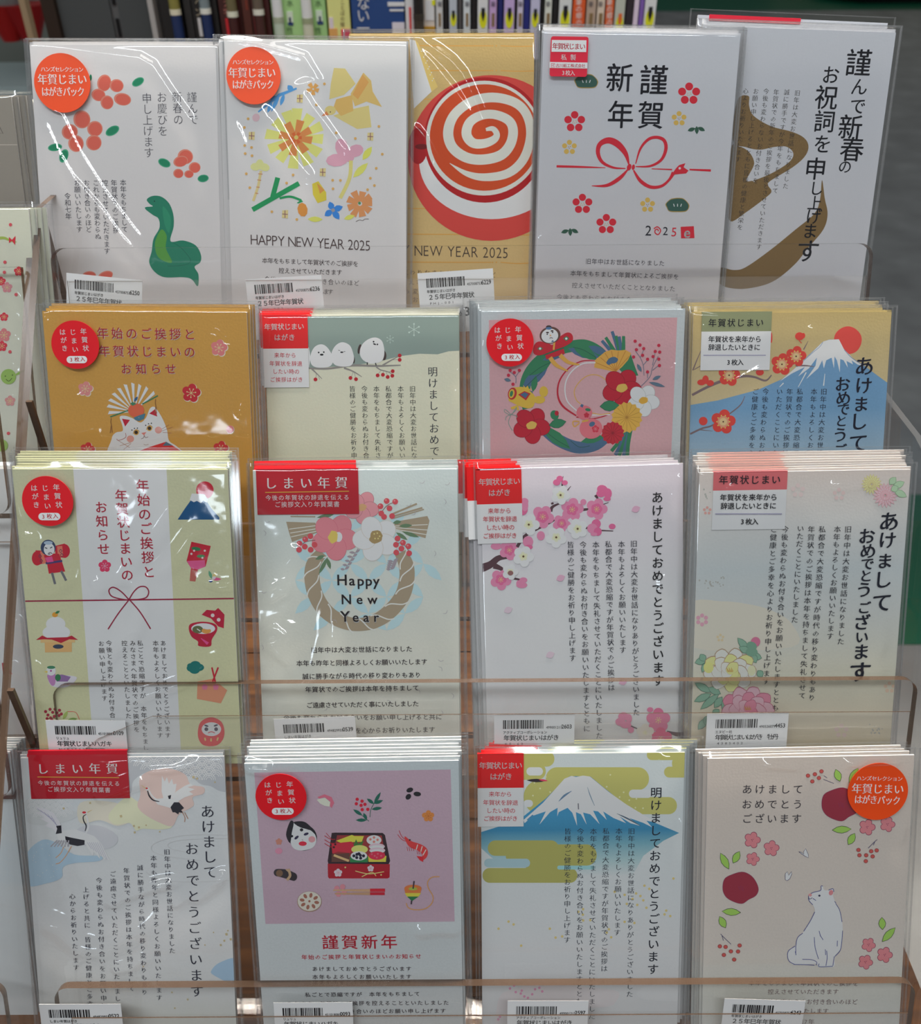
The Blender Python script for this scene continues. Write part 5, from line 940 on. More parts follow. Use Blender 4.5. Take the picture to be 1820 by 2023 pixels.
k.finish(); behind(k, 4, P, 'the olive cloud mountain card pack', 'packs behind the olive cloud mountain card', [(-50, -18, (240, 236, 220)), (-18, 4, (222, 222, 140)), (4, 34, (236, 240, 236)), (34, 50, (222, 222, 140))], hdr=(-51, -25, 112), hcols=HR, drift=2.0, jit=1.4, e=1.1, seed=25)

k = Pack('white_dog', (170.7,221.8,-489.8,0.69,27.6), 'greyish pink card pack with a seated white animal, in bottom row').crop(1360, 1450, 3.531)
P = paper('paper_pink_grey', [(0, (220, 208, 202)), (25, (210, 200, 194)), (50, (196, 190, 184)), (148, (192, 183, 176))], 1.1); k.stack(P, [(-50, 50, (252, 226, 218))])
NV = (58, 52, 96); FP, FD = (204, 122, 130), (124, 40, 78)
for x, y, r in ((447,740,58),(580,798,56),(450,872,48),(1248,650,58),(1390,630,54),(1258,1470,50),(1370,1540,56),(1236,1590,52)):
    k.petals(x, y, r, 5, FD, .42, .60, -80 + x % 20); k.petals(x, y, r, 5, FP, .37, .58, -80 + x % 20); k.el(x, y, r*.3, r*.3, FP); k.dots([(x-5,y-3),(x+5,y-5),(x,y+6)], 3, FD)
CM = (138, 36, 56)
for cx, cy, a, b in ((365,1072,122,108),(1062,490,128,114)):
    for c, g in ((FD,1.03),(CM,1)): k.poly([(cx + a*g*u, cy + b*g*v) for u, v in ((-1,.1),(-.9,-.55),(-.45,-.85),(.1,-1),(.55,-.8),(.85,-.4),(1,.1),(.85,.5),(.45,.75),(.1,1),(-.35,.9),(-.8,.6))], c, True)
    for q in ((-14,-10),(0,-16),(14,-8),(-8,4),(6,2),(16,10)): k.line([(cx+q[0],cy+q[1]),(cx+q[0]+3,cy+q[1]+14)], 3, FD, sm=False)
for a in ((283,942,224,830),(312,900,358,818),(365,1245,235,1236),(260,1352,218,1272),(1058,330,1028,246),(1122,340,1185,237),(1004,670,1137,662),(1115,772,1162,692),(1355,1364,1350,1278),(1352,1448,1444,1350)): k.leaf(*a, 50, (144, 186, 84), (56, 74, 50))
BC = (184, 78, 74)
for x, y in ((835,290),(883,280),(929,260),(911,306),(865,330),(1187,808),(1194,845),(1241,845),(1276,817),(1314,811),(1286,853),(1238,886),(220,1480),(260,1484),(297,1515),(358,1474),(347,1516),(248,1540),(320,1572)): k.el(x, y, 15, 14, (126,46,52)); k.el(x, y, 12, 11, BC)
for q in ([(1255,795),(1300,750),(1318,735)],[(1290,775),(1302,748)],[(298,1465),(250,1420),(225,1393)],[(245,1440),(235,1405)],[(945,290),(968,305)],[(942,315),(1015,344)]): k.line(q, 3.5, NV, sm=False)
WB2 = (204, 216, 230)
for q, g in (([(770,820),(795,838),(812,850),(838,862),(836,838),(818,798),(804,820),(806,838),(790,825)],1),([(676,975),(690,958),(700,985),(720,958),(722,975),(708,1008),(690,1022),(676,1015)],1)): k.poly(q, WB2); k.line(q + [q[0]], 3, NV, sm=False)
dog = [(838,1128),(868,1105),(922,1090),(926,1060),(938,1060),(948,1086),(978,1088),(1008,1078),(1014,1100),(1010,1128),(1024,1168),(1056,1230),(1074,1310),(1076,1420),(1060,1500),(1022,1550),(1018,1618),(968,1624),(908,1624),(893,1602),(820,1606),(740,1608),(700,1582),(690,1535),(712,1495),(748,1474),(760,1420),(800,1382),(850,1304),(882,1240),(868,1190),(842,1160)]
k.poly(dog, (206, 218, 230), True)
for q in (dog[:5], dog[6:9], [(1020,1165),(1030,1180)], [(838,1128),(842,1160),(868,1190)], [(882,1240),(850,1304),(805,1375)], [(1028,1182),(1056,1230),(1072,1310)], [(1076,1370),(1070,1450),(1058,1510),(1022,1550)], [(798,1388),(762,1420),(750,1480),(750,1540)], [(745,1478),(700,1510),(692,1550),(705,1585),(740,1605)], [(735,1606),(820,1608),(880,1612)], [(795,1570),(860,1573),(895,1590),(890,1612)], [(878,1415),(885,1490),(908,1568)], [(965,1510),(968,1560),(960,1615)], [(1018,1550),(1008,1615)], [(912,1372),(922,1410)], [(940,1435),(918,1400)], [(1040,1440),(1038,1480)], [(955,1500),(958,1540)], [(912,1600),(915,1622),(1008,1618)], [(745,1515),(752,1540)], [(868,1145),(890,1160)]): k.line(q, 4.5, (66, 70, 130))
k.el(995,1105,15,19,(196,124,130),20); k.el(850,1122,12,10,(206,140,144)); k.el(914,1126,8,7,(40,40,70)); k.line([(838,1130),(845,1150),(865,1140)], 4, NV)
k.use('greeting_text')
for t, a, b in (('あけまして',(410,385),(765,385)),('おめでとう',(408,490),(762,490)),('ございます',(410,590),(755,590))): k.T(t, a, b, 74, (40, 36, 46), 'g', res=3)
k.use('message_text')
for t, a, b in (('本年をもちまして年賀状でのご挨拶を',(442,1735),(1165,1740)),('控えさせていただきます',(575,1797),(1028,1797)),('今後も変わらぬお付き合いのほど',(530,1866),(1160,1868)),('よろしくお願いいたします',(470,1932),(958,1932)),('令和7年',(745,2006),(858,2006))): k.T(t, a, b, 44, (112, 96, 98), 'g')
k.bag(ridges=[([(500,210),(700,222),(780,228)], .9, 1.8), ([(1060,205),(1300,190),(1500,182)], .9, 1.8), ([(1495,620),(1470,760)], .6, 2)], amp=.22, seed=30)
sticker_hands(k, 1322, 400, 213, 196, [('ハンズセレクション',(1190,308),(1476,312),38,'M',1),('年賀じまい',(1175,379),(1468,385),80,'M',.92),('はがきパック',(1185,455),(1452,464),70,'M',.82)])
k.finish(); behind(k, 3, P, 'the seated white animal card pack', 'packs behind the seated white animal card', [(-50, 50, (254, 230, 222))], drift=-1.4, jit=.8, e=1.1, seed=27)
# ---------------------------------------------------------------- floor, table
def node_mat(name, build, rough=.5, spec=.4):
    m = bpy.data.materials.new(name); m.use_nodes = True; N = m.node_tree.nodes; L = m.node_tree.links; p = principled(m)
    p.inputs['Roughness'].default_value = rough; p.inputs['Specular IOR Level'].default_value = spec; build(m, N, L, p); return m
def ramp(N, L, src, stops):
    r = N.new('ShaderNodeValToRGB'); e = r.color_ramp.elements
    while len(e) > 1: e.remove(e[0])
    for i, (pos, c) in enumerate(stops):
        el = e[0] if i == 0 else e.new(pos); el.position = pos; el.color = (*c, 1)
    L.new(src, r.inputs[0]); return r
def _floor(m, N, L, p):
    tc = N.new('ShaderNodeTexCoord'); a = N.new('ShaderNodeTexNoise'); a.inputs['Scale'].default_value = 5; a.inputs['Detail'].default_value = 8; L.new(tc.outputs['Object'], a.inputs['Vector'])
    r = ramp(N, L, a.outputs['Fac'], [(.3, (.23, .23, .228)), (.55, (.30, .303, .30)), (.75, (.38, .385, .38))]); L.new(r.outputs[0], p.inputs['Base Color'])
FLOORM = node_mat('grey_mottled_floor', _floor, .35, .3)
def _wood(m, N, L, p):
    tc = N.new('ShaderNodeTexCoord'); mp = N.new('ShaderNodeMapping'); mp.inputs['Scale'].default_value = (1.6, 34, 34); L.new(tc.outputs['Object'], mp.inputs[0])
    a = N.new('ShaderNodeTexNoise'); a.inputs['Scale'].default_value = 3.2; a.inputs['Detail'].default_value = 6; a.inputs['Distortion'].default_value = .6; L.new(mp.outputs[0], a.inputs['Vector'])
    r = ramp(N, L, a.outputs['Fac'], [(.3, (.03, .010, .002)), (.5, (.06, .021, .004)), (.7, (.105, .042, .011))]); L.new(r.outputs[0], p.inputs['Base Color'])
WOOD = node_mat('brown_wood', _wood, .55, .12)
GREEN = mat((20, 118, 80), .4, .3, raw=(.004, .13, .068))

b = MB(); b.box((-8, -4, -.1), (9, 16, 0)); o = b.build('floor', [FLOORM]); o['kind'] = 'structure'
for (x0, y0, x1, y1) in ((.85, 1.38, 3.2, 1.92), (.3, 10.2, 9, 11.2)):
    o = MB().box((x0, y0, 0), (x1, y1, .002)).build('floor_stripe', [GREEN]); tag(o, None, None, kind='structure')
o = MB().box((-8, 8.1, 0), (-3.2, 8.9, .002)).build('floor_stripe', [GREEN]); o['kind'] = 'structure'
b = MB(); b.box((-8, 15.9, 0), (9, 16, 3.4)); o = b.build('wall_back', [mat((90, 92, 92))]); o['kind'] = 'structure'

TZ = CAMZ - .520
t = empty('display_table', Matrix.Translation((-.5, .62, 0))); tag(t, 'brown wooden display table standing on the grey floor under the card racks', 'table')
MB().box((-.76, -.50, TZ - .028), (.756, .53, TZ)).build('tabletop', [WOOD], t)
MB().box((-.72, -.46, TZ - .11), (.716, -.44, TZ - .028)).build('apron', [WOOD], t)
for x in (-.72, .67):
    for y in (-.46, .44): MB().box((x, y, 0), (x + .046, y + .046, TZ - .028)).build('leg', [WOOD], t)

# ---------------------------------------------------------------- acrylic rack of four tiers
d_ = math.radians(22)
TIERS = [(-210, 213, 446, 219, 54.2, 496), (-208, 213, 356, 326, 51.5, 384), (-199, 222, 297.4, 380, 52.5, 324), (-201, 222, 215, 498, 47, 246)]
rack = empty('acrylic_card_rack', Matrix.Translation((0, .35, TZ))); tag(rack, 'clear acrylic stepped rack of four tiers holding the card packs on the wooden table', 'display rack')
def W(x, y, h): return (x * MM, y * MM - .35, CAMZ - h * MM - TZ)
def plate(name, parent, o, U, V, pts, th, mats=None, label=None):
    """flat acrylic plate with its cut edges; o origin, U/V in-plane axes, pts outline in mm"""
    U, V = Vector(U), Vector(V); Nn = U.cross(V).normalized(); o = Vector(o); v = []; k = len(pts)
    for z in (0, th):
        for x, y in pts: v.append(o + U * x * MM + V * y * MM + Nn * z * MM)
    f = [tuple(range(k - 1, -1, -1)), tuple(range(k, 2 * k))]; mi = [0, 0]
    for i in range(k): j = (i + 1) % k; f.append((i, j, k + j, k + i)); mi.append(1)
    return obj(name, v, f, mats or [ACRYLIC, EDGE], parent, mi, label=label)
for i, (x0, x1, y, h, L, yb) in enumerate(TIERS):
    up = (0, math.sin(d_), math.cos(d_))
    plate('front_lip', rack, W(0, y, h), (1, 0, 0), up, rrect(x0, 0, x1, L, 7), 4.4)
    plate('tray', rack, W(0, y, h), (1, 0, 0), (0, 1, -.02), [(x0, 0), (x1, 0), (x1, yb - y), (x0, yb - y)], -3)
    la = math.radians(29.5); bh = (116, 112, 44, 98)[i]; plate('back_panel', rack, W(0, yb, h), (1, 0, 0), (0, math.sin(la), math.cos(la)), [(x0, 0), (x1, 0), (x1, bh), (x0, bh)], -3)
    rl = .72 * L
    plate('price_rail', rack, W(0, y - 5.7, h), (1, 0, 0), up, [(x0 + 8, 17 if i == 2 else 2), (x1 - 3, 17 if i == 2 else 2), (x1 - 3, L - 14), (x0 + (48 if i == 2 else 8), L - 14)] + ([(x0 + 20, L - 26)] if i == 2 else []), 0.8, [RAIL, EDGE])
for x in (-216, 224):
    pts = [(478, 152), (474, 153), (206, 425), (206, 517), (478, 517)] if x < 0 else [(385, 236), (362, 240), (350, 254), (212, 425), (212, 517), (430, 517), (430, 236)]
    v = [W(x + dx, y, h) for dx in (-1.7, 1.7) for y, h in pts]; k = len(pts)
    f = [tuple(range(k - 1, -1, -1)), tuple(range(k, 2 * k))]; mi = [0, 0]
    for i in range(k): j = (i + 1) % k; f.append((i, j, k + j, k + i)); mi.append(1)
    obj('side_panel', v, f, [ACRYLIC, EDGE if x < 0 else SEAM], rack, mi)
for y, h0, h1 in ((400, 222, 300), (302, 322, 400)):
    v = MB().box(W(-214.2, y, h1), W(-211.2, y + 2, h0)); v.build('brace', [EDGE], rack)
for x in (-140, 0, 150):                                 # feet that carry the tiers
    for (x0, x1, y, h, L, yb) in TIERS[:3]:
        v = MB().box(W(x, yb - 14, 517), W(x + 3, yb - 2, h + 4)); v.build('support', [ACRYLIC], rack)

# ---------------------------------------------------------------- shelf labels
LP = mat((216, 210, 210), .45, .35); INK = mat((26, 24, 28))
def price_label(tier, TL, TR, num, big, small, name, code, price, desc, hgt=31):
    x0, x1, y, h, L, yb = TIERS[tier]; up = Vector((0, math.sin(d_), math.cos(d_)))
    o = Vector((0, (y - 5.15) * MM, CAMZ - h * MM)); n = Vector((0, -math.cos(d_), math.sin(d_)))
    P = []
    for p in (TL, TR):
        dr = ray(*p); c = Vector((0, 0, CAMZ)); t_ = (o - c).dot(n) / dr.dot(n); P.append(c + dr * t_)
    R = (P[1] - P[0]).normalized(); wdt = (P[1] - P[0]).length / MM; U = n.cross(R)
    M = Matrix(((R.x, U.x, n.x, P[0].x), (R.y, U.y, n.y, P[0].y), (R.z, U.z, n.z, P[0].z), (0, 0, 0, 1)))
    e = empty('price_label', M); tag(e, desc, 'price label', 'price labels clipped to the rack lips')
    nx = 10; v = []; f = []
    for j, yy in enumerate((0, -hgt)):
        for i in range(nx + 1): v.append((wdt * i / nx * MM, yy * MM, .35 * math.sin(math.pi * i / nx) * MM * .3))
    for i in range(nx): f.append((i, i + 1, nx + 2 + i, nx + 1 + i))
    v += [(a, b_, c_ - .00018) for a, b_, c_ in v]; k = 2 * (nx + 1)
    for i in range(nx): f.append((k + i, k + nx + 1 + i, k + nx + 2 + i, k + i + 1))
    f += [(0, k, k + nx, nx), ]; f = [q for q in f if len(set(q)) == 4]
    obj('paper', v, f, [LP], e, [0] * len(f))
    V = []; FS = []
    s = wdt / 39.0
    def rc(a, b_, c_, d2): n0 = len(V); V.extend([(a, -b_), (c_, -b_), (c_, -d2), (a, -d2)]); FS.append((n0, n0 + 3, n0 + 2, n0 + 1))
    rnd = random.Random(int(big)); x = 4.3
    while x < 24: wv = rnd.choice((.25, .25, .5, .75)); rc(x, 3, min(x + wv, 24.2), 7.6); x += wv + rnd.choice((.25, .25, .5))
    def tx(t_, xa, yc, sz, st, sx=1, pitch=None):
        off, cps = STYLE[st]; pitch = pitch or sz * sx
        for i, ch in enumerate(t_):
            if ch in ' 　': continue
            gv, gf = glyph(ch, off, 2)
            for ox, oy in cps:
                k2 = len(V); V.extend([(xa + pitch * (i + .5) + (a + ox) * sz * sx, -yc + (b_ + oy) * sz) for a, b_ in gv]); FS.extend([tuple(k2 + j for j in q) for q in gf])
    tx(num, 25.2, 7.0, 1.9, 'b', .8, .86); tx(big, 32.6, 6.6, 3.1, 'b', .85, 1.28)
    tx(small, 4.2, 9.6, 1.8, 'b', .92); tx(name, 4.6, 12.5, 3.2, 'b', 1.0, 3.0 if len(name) < 12 else 2.5); tx(code, 5.0, 15.6, 1.7, 'g', 1.2, 1.9)
    tx('税込', 17.0, 21.3, 3.0, 'b', .8); tx(price, 22.5, 20.6, 6.4, 'b', 1, 3.9); tx('円', 34.4, 21.6, 3.0, 'b', .9)
    obj('lettering', [(a * s * MM, b_ * s * MM, (.19 + .002 * (1 if c_ else 0)) * MM) for c_, (a, b_) in enumerate(V)], FS, [INK], e)
PL = price_label
PL(0, (131.2,538.8), (281.3,554), '457008753', '6250', '年賀状じまいはがき', '２５年巳年年賀状', 'PHJ-004', '385', 'white price label with barcode ending 6250 under the green snake card')
PL(0, (484.6,552), (634.7,543), '457008753', '6236', '年賀状じまいはがき', '２５年巳年年賀状', 'PHJ-002', '385', 'white price label with barcode ending 6236 under the torn-paper bird card')
PL(0, (824.7,540), (974,530), '457008753', '6229', '年賀状じまいはがき', '２５年巳年年賀状', 'PHJ-001', '385', 'white price label with barcode ending 6229 under the coffee cup card')
PL(2, (89.7,1422.6), (247.5,1423.6), '451018081', '0109', 'リュリュ', '年賀状じまいハガキ', 'NJP2502刺繍縁起物', '275', 'white price label with barcode ending 0109 under the pale yellow charm card')
PL(2, (540.5,1420.7), (701.3,1414.6), '494829955', '0539', 'しまい年賀はがき', 'しまい年賀はがき', 'CGFNH210', '275', 'white price label with barcode ending 0539 under the rope wreath card')
PL(2, (976.5,1411.6), (1135.8,1410), '499001217', '2603', 'アクティブコーポレーション', '年賀状じまいはがき', 'KE-60', '264', 'white price label with barcode ending 2603 under the plum branch card')
PL(2, (1397.5,1410), (1559,1407.6), '490526079', '4453', 'エヌビー社', '年賀状じまいはがき　牡丹', '4385402', '264', 'white price label with barcode ending 4453 under the pale peony card')
PL(3, (76.5,1984), (238.5,1983.4), '494829955', '0522', 'しまい年賀はがき', 'しまい年賀はがき', 'CGFNH217', '275', 'white price label with barcode ending 0522 under the two cranes card')
PL(3, (540.2,1981), (696.5,1980), '451018081', '0093', 'リュリュ', '年賀状じまいハガキ', 'NJP2501刺繍おせち', '275', 'white price label with barcode ending 0093 under the New Year food card')
PL(3, (1003,1977.3), (1163,1977.3), '499001217', '2597', 'アクティブコーポレーション', '年賀状じまいはがき', 'KE-59', '264', 'white price label with barcode ending 2597 under the olive cloud mountain card')
PL(3, (1432,1972.7), (1592,1977.5), '457008753', '6243', '年賀状じまいはがき', '２５年巳年年賀状', 'PHJ-003', '385', 'white price label with barcode ending 6243 under the seated white animal card')

# ---------------------------------------------------------------- neighbouring rack at the left edge
nb = empty('acrylic_card_rack', Matrix.Translation((-.45, .35, TZ))); tag(nb, 'second clear acrylic rack at the left edge, beside the larger rack', 'display rack')
def W2(x, y, h): return (x * MM + .45, y * MM - .35, CAMZ - h * MM - TZ)
for (y, h, L) in ((370, 268, 58), (287, 380, 60), (206, 500, 60)):
    plate('front_lip', nb, W2(0, y, h), (1, 0, 0), (0, math.sin(d_), math.cos(d_)), rrect(-640, 0, -222, L, 7), 3.6)
    plate('tray', nb, W2(0, y, h), (1, 0, 0), (0, 1, 0), [(-640, 0), (-222, 0), (-222, 36), (-640, 36)], -3)
    plate('back_panel', nb, W2(0, y + 37, h), (1, 0, 0), (0, math.sin(.43), math.cos(.43)), [(-640, 0), (-222, 0), (-222, 105), (-640, 105)], -3)
for x in (-220.5, -640):
    pts = [(476, 154), (206, 440), (206, 517), (600, 517), (600, 154)]; v = [W2(x + dx, y, h) for dx in (-1.5, 1.5) for y, h in pts]; k = 5
    f = [tuple(range(k - 1, -1, -1)), tuple(range(k, 2 * k))]; mi = [0, 0]
    for i in range(k): j = (i + 1) % k; f.append((i, j, k + j, k + i)); mi.append(1)
    obj('side_panel', v, f, [ACRYLIC, EDGE], nb, mi)
MB().box(W2(-640, 560, 140), W2(-228, 578, 120)).build('top_rail', [mat((226, 214, 190), .3, .5)], nb)
MB().box(W2(-640, 575, 517), W2(-228, 579, 140)).build('rear_board', [mat((96, 90, 84), .6)], nb)

def side_pack(name, TR, y, lean, cols, label, nb_=0, drift=0.6, roll=0, front=None):
    p = at_y(TR[0], TR[1], y * MM); L = math.radians(lean)
    k = Pack(name, (p.x / MM - 50, y - 148 * math.sin(L), (p.z - CAMZ) / MM - 148 * math.cos(L), roll, lean), label)
    k.crop(0, 0, 1); k.stack(cols); return k
P = paper('paper_cream_plum', [(0, (232, 222, 192)), (148, (230, 218, 186))], .6)
k = side_pack('cream', (56, 412), 470, 25, P, 'cream card pack dotted with plum flowers, cut off by the left picture edge')
for x, y, r, c in ((37,536,10,(206,44,60)),(2,556,10,(206,50,70)),(14,568,11,(226,130,140)),(8,626,9,(206,50,70)),(8,662,14,(226,120,124)),(4,684,11,(206,50,70)),(20,792,11,(226,140,140)),(-20,600,12,(206,50,70)),(-40,520,12,(226,130,140)),(-50,700,14,(206,50,70))): k.plum(x, y, r, c, (236,216,140))
k.dots([(21,444),(10,518),(32,582),(20,695),(9,538),(17,856),(-10,470),(-30,640)], 3.4, (216,80,90))
k.line([(-10,472),(8,470),(22,476),(33,478)], [6,5,3,1], (150,172,80)); k.poly([(18,468),(24,474),(31,466),(30,484),(24,476),(18,480)], (206,44,60)); k.el(17,744,15,15,(140,176,90)); k.dots([(11,743),(25,741)], 1.2, (60,70,40)); k.line([(12,749),(18,753),(24,747)], 1.2, (60,70,40)); k.leaf(28,742,52,730,5,(140,176,90)); k.el(4,880,12,12,(150,186,100))
k.bag(ridges=[([(0,480),(14,530),(44,590)], 1.2, 2), ([(-20,560),(10,590),(42,625)], 1.2, 2), ([(-30,600),(20,640),(38,670)], 1.2, 2), ([(-20,640),(20,690),(32,730)], 1.2, 2), ([(0,760),(20,775),(34,785)], 1.2, 2)], amp=.5, seed=40, step=1.6); k.finish()
behind(k, 3, P, 'the cream plum flower pack at the left edge', 'packs behind the cream plum flower card', drift=2.6, e=.3, jit=.3, seed=41)
P = paper('paper_beige_plain', [(0, (236, 224, 212)), (148, (226, 216, 204))], .5)
k = side_pack('beige', (30, 926), 388, 24, P, 'plain beige card pack with a red letter R, at the left picture edge')
k.use('greeting_text'); k.T('R', (14,1320), (14,1320), 34, (190,90,96), 'b', res=3)
k.bag(ridges=[([(-20,1010),(0,1025),(14,1055)], 1.2, 2), ([(30,1220),(40,1250),(10,1300)], 1.2, 2), ([(30,1310),(10,1345),(0,1400)], 1.0, 2)], amp=.5, seed=43, step=1.6); k.finish()
behind(k, 3, P, 'the plain beige pack at the left edge', 'packs behind the plain beige card', drift=2.4, e=.3, jit=.3, seed=44)
P = paper('paper_blue_white', [(0, (196, 202, 206)), (148, (190, 200, 206))], .5)
k = side_pack('bluegrey', (14, 1490), 297, 24, P, 'pale blue-grey card pack at the lower left picture edge, front of its stack')
k.line([(-30,1660),(0,1655),(4,1640)], 2, (216,222,226)); k.bag(amp=.3, seed=45, step=1.6); k.finish()
behind(k, 7, P, 'the pale blue-grey pack at the left edge', 'packs behind the pale blue-grey card at the left edge', drift=.75, e=.6, jit=.2, seed=46)
P = paper('paper_taupe', [(0, (150, 144, 136)), (148, (142, 138, 130))], .5)
k = side_pack('taupe', (22, 192), 545, 20, P, 'taupe card pack with a thin printed line, in the upper left corner')
k.line([(-60,286),(60,286)], 1.2, (190,184,176), sm=False); k.line([(-6,240),(6,264),(-6,262)], 1.2, (90,86,82), sm=False); k.bag(amp=.3, seed=47, step=2.2); k.finish()
behind(k, 3, P, 'the taupe pack in the upper left corner', 'packs behind the taupe card in the upper left', drift=3.4, e=.5, jit=.3, seed=48)

# ---------------------------------------------------------------- shelf of pens across the aisle
PY = 1.22
sh = empty('pen_shelf', Matrix.Translation((.02, PY, 0))); tag(sh, 'black shelf unit across the aisle behind the racks, carrying slim pen packages', 'shelf unit')
BLK = mat((18, 18, 20), .5); DGR = mat((66, 70, 72), .5); SIL = mat((150, 150, 150), .35, .6)
def px_x(px, y=PY, py=40): return at_y(px, py, y).x
XL, XR = px_x(312), px_x(1296); PZ = at_y(900, 118, PY).z
MB().box((XL - .02, .0, PZ - .02), (XR - .02, .22, PZ)).build('shelf_board', [BLK], sh)
MB().box((XL - .02, .20, 0), (XR - .02, .22, PZ + .30)).build('back_panel', [BLK], sh)
MB().box((XL - .02, .02, 0), (XR - .02, .20, PZ - .02)).build('base', [mat((60, 60, 62), .6)], sh)
MB().box((XL - .026, -.01, 0), (XL - .020, .2, PZ + .30)).build('side_strip', [SIL], sh)
pn = empty('partition_panel', Matrix.Translation((px_x(210), PY + .03, 0))); tag(pn, 'dark grey partition panels with a slotted upright, left of the pen shelf', 'partition')
a0, a1, a2, a3 = [px_x(q, PY + .03) - px_x(210) for q in (117, 222, 238, 306)]
MB().box((a0, 0, 0), (a1, .02, 1.55)).build('panel', [DGR], pn); MB().box((a2, 0, 0), (a3, .02, 1.55)).build('panel', [DGR], pn)
b = MB(); b.box((a1, .004, 0), (a2, .02, 1.55)); b.build('slotted_upright', [mat((84, 86, 88), .4)], pn)
b = MB()
for i in range(14): z = .95 + i * .035; b.box((a1 + .003, .002, z), (a1 + .007, .006, z + .02))
o = b.build('slots', [BLK], pn)
o = MB().box((px_x(88, PY + .02), PY + .02, 0), (px_x(114, PY + .02), PY + .06, 1.6)).build('dark_post', [mat((44, 34, 28), .5)]); tag(o, 'dark brown post left of the grey partition', 'post')
o = MB().box((px_x(46, PY + .2), PY + .2, 0), (px_x(58, PY + .2), PY + .215, 1.6)).build('tan_post', [mat((150, 130, 104), .5)]); tag(o, 'tan post in the blurred upper left corner', 'post')
fx = empty('far_shelf', Matrix.Translation((-1.5, 2.2, 0))); tag(fx, 'blurred shelf with red goods in the upper left corner', 'shelf unit')
MB().box((-.5, 0, .9), (.55, .3, .92)).build('shelf_board', [mat((150, 165, 168), .4)], fx); MB().box((-.5, .28, 0), (.55, .3, 1.6)).build('back_panel', [mat((96, 100, 96), .6)], fx)
for i, (px, py, c) in enumerate(((6, 42, (150, 26, 26)), (46, 42, (140, 24, 26)), (6, 12, (120, 130, 130)))):
    p = at_y(px, py, 2.17); o = MB().tube((p.x - .0, 2.19, p.z - .04), (p.x, 2.19, p.z + .03), .018, .05, 16).build('red_bowl' if i < 2 else 'grey_cup', [mat(c, .4)]); tag(o, ('dark red bowl at the very left of the far shelf', 'dark red bowl beside the tan post on the far shelf', 'grey cup above the dark red bowls on the far shelf')[i], 'bowl' if i < 2 else 'cup')

def pen_pack(x0, x1, c, desc, pen=None, bits=(), dep=.05, hgt=.20, text=None, y=PY):
    """slim package: coloured case, optional pen in front, printed bits as thin raised prints"""
    X0, X1 = px_x(x0, y), px_x(x1 - 1.2, y); e = empty('pen_package', Matrix.Translation(((X0 + X1) / 2, y, PZ))); tag(e, desc, 'pen package')
    wd = X1 - X0; b = MB(); b.box((-wd / 2, 0, 0), (wd / 2, dep, hgt)); b.build('case', [mat(c, .35, .5)], e)
    for j, (px0, py0, px1, py1, cc) in enumerate(bits):
        q0, q1 = at_y(px0, py0, y), at_y(px1, py1, y); MB().box((q0.x - e.location.x, -.0008 - .0002 * j, q1.z - PZ), (q1.x - e.location.x, 0, q0.z - PZ)).build('print', [mat(cc, .4)], e)
    if pen:
        cx, up, lo, rg, zr = pen; q = at_y(cx, zr, y); r = .0062; X = q.x - e.location.x; Z = q.z - PZ
        MB().tube((X, -.008, .002), (X, -.008, Z), r, r, 14).build('pen_barrel', [mat(lo, .25, .5)], e)
        MB().tube((X, -.008, Z), (X, -.008, Z + .006), r * 1.06, r * 1.06, 14).build('pen_ring', [mat(rg, .3, .5)], e)
        MB().tube((X, -.008, Z + .006), (X, -.008, hgt - .01), r, r * .9, 14).build('pen_cap', [mat(up, .25, .5)], e)
    if text:
        t_, cx, py0, py1, sz, cc, st = text; n = len(t_); V = []; FS = []
        for i, ch in enumerate(t_):
            q = at_y(cx, py0 + (py1 - py0) * (i / max(1, n - 1)), y); gv, gf = glyph(ch, STYLE[st][0], 2); m_ = sz / 1.637 * MM; k2 = len(V)
            V += [(q.x - e.location.x + a * m_, -.0012 if not pen else -.001, q.z - PZ + b_ * m_) for a, b_ in gv]; FS += [tuple(k2 + j for j in f_) for f_ in gf]
        obj('lettering', V, FS, [mat(cc)], e)
    return e
BK2 = (26, 26, 28); YE = (236, 206, 40)
pen_pack(320, 364, BK2, 'black pen package with a navy pen under an olive cap, leftmost on the shelf', (351, (120,116,60), (28,44,84), (200,196,176), 27))
pen_pack(367, 382, (34,34,36), 'narrow black pen package beside the olive-capped navy pen')
pen_pack(383, 433, BK2, 'black pen package with a white printed tab and a navy pen', (410, (110,124,130), (28,44,84), (206,206,196), 25), [(390,35,402,72,(190,190,192))], text=('ペン', 393, 4, 24, 16, (160,150,130), 'b'))
pen_pack(436, 480, (56,24,24), 'dark maroon pen package with a red tab and white ringed pen', (463, (96,90,64), (60,30,30), (214,206,186), 31), [(445,36,456,72,(190,44,52))], text=('太字', 449, 6, 24, 14, (190,120,110), 'b'))
pen_pack(481, 498, (74,36,30), 'brown pen package between the two red-tabbed ones', None, [(484,0,491,20,(110,50,40))])
pen_pack(499, 536, (64,26,26), 'second maroon pen package with a red tab, left of the green ones', (514, (90,80,70), (64,36,34), (206,200,190), 27), [(501,28,511,72,(186,50,60))])
pen_pack(539, 600, (150,190,130), 'pale green pen package with a white pen, the wider left one', (553, (220,222,208), (170,186,170), (150,160,140), 42), [(566,22,580,44,(190,214,190)),(569,44,580,50,(40,60,110)),(571,34,576,46,(30,44,70))], text=('水性', 573, 6, 60, 13, (60,90,60), 'b'))
pen_pack(602, 646, (140,182,122), 'pale green pen package with a white pen, the narrower right one', (610, (220,220,204), (186,190,170), (140,150,120), 44), [(624,20,638,42,(186,210,190)),(627,42,639,48,(40,60,110)),(630,32,635,44,(30,44,70))], text=('水性', 629, 6, 60, 13, (60,90,60), 'b'))
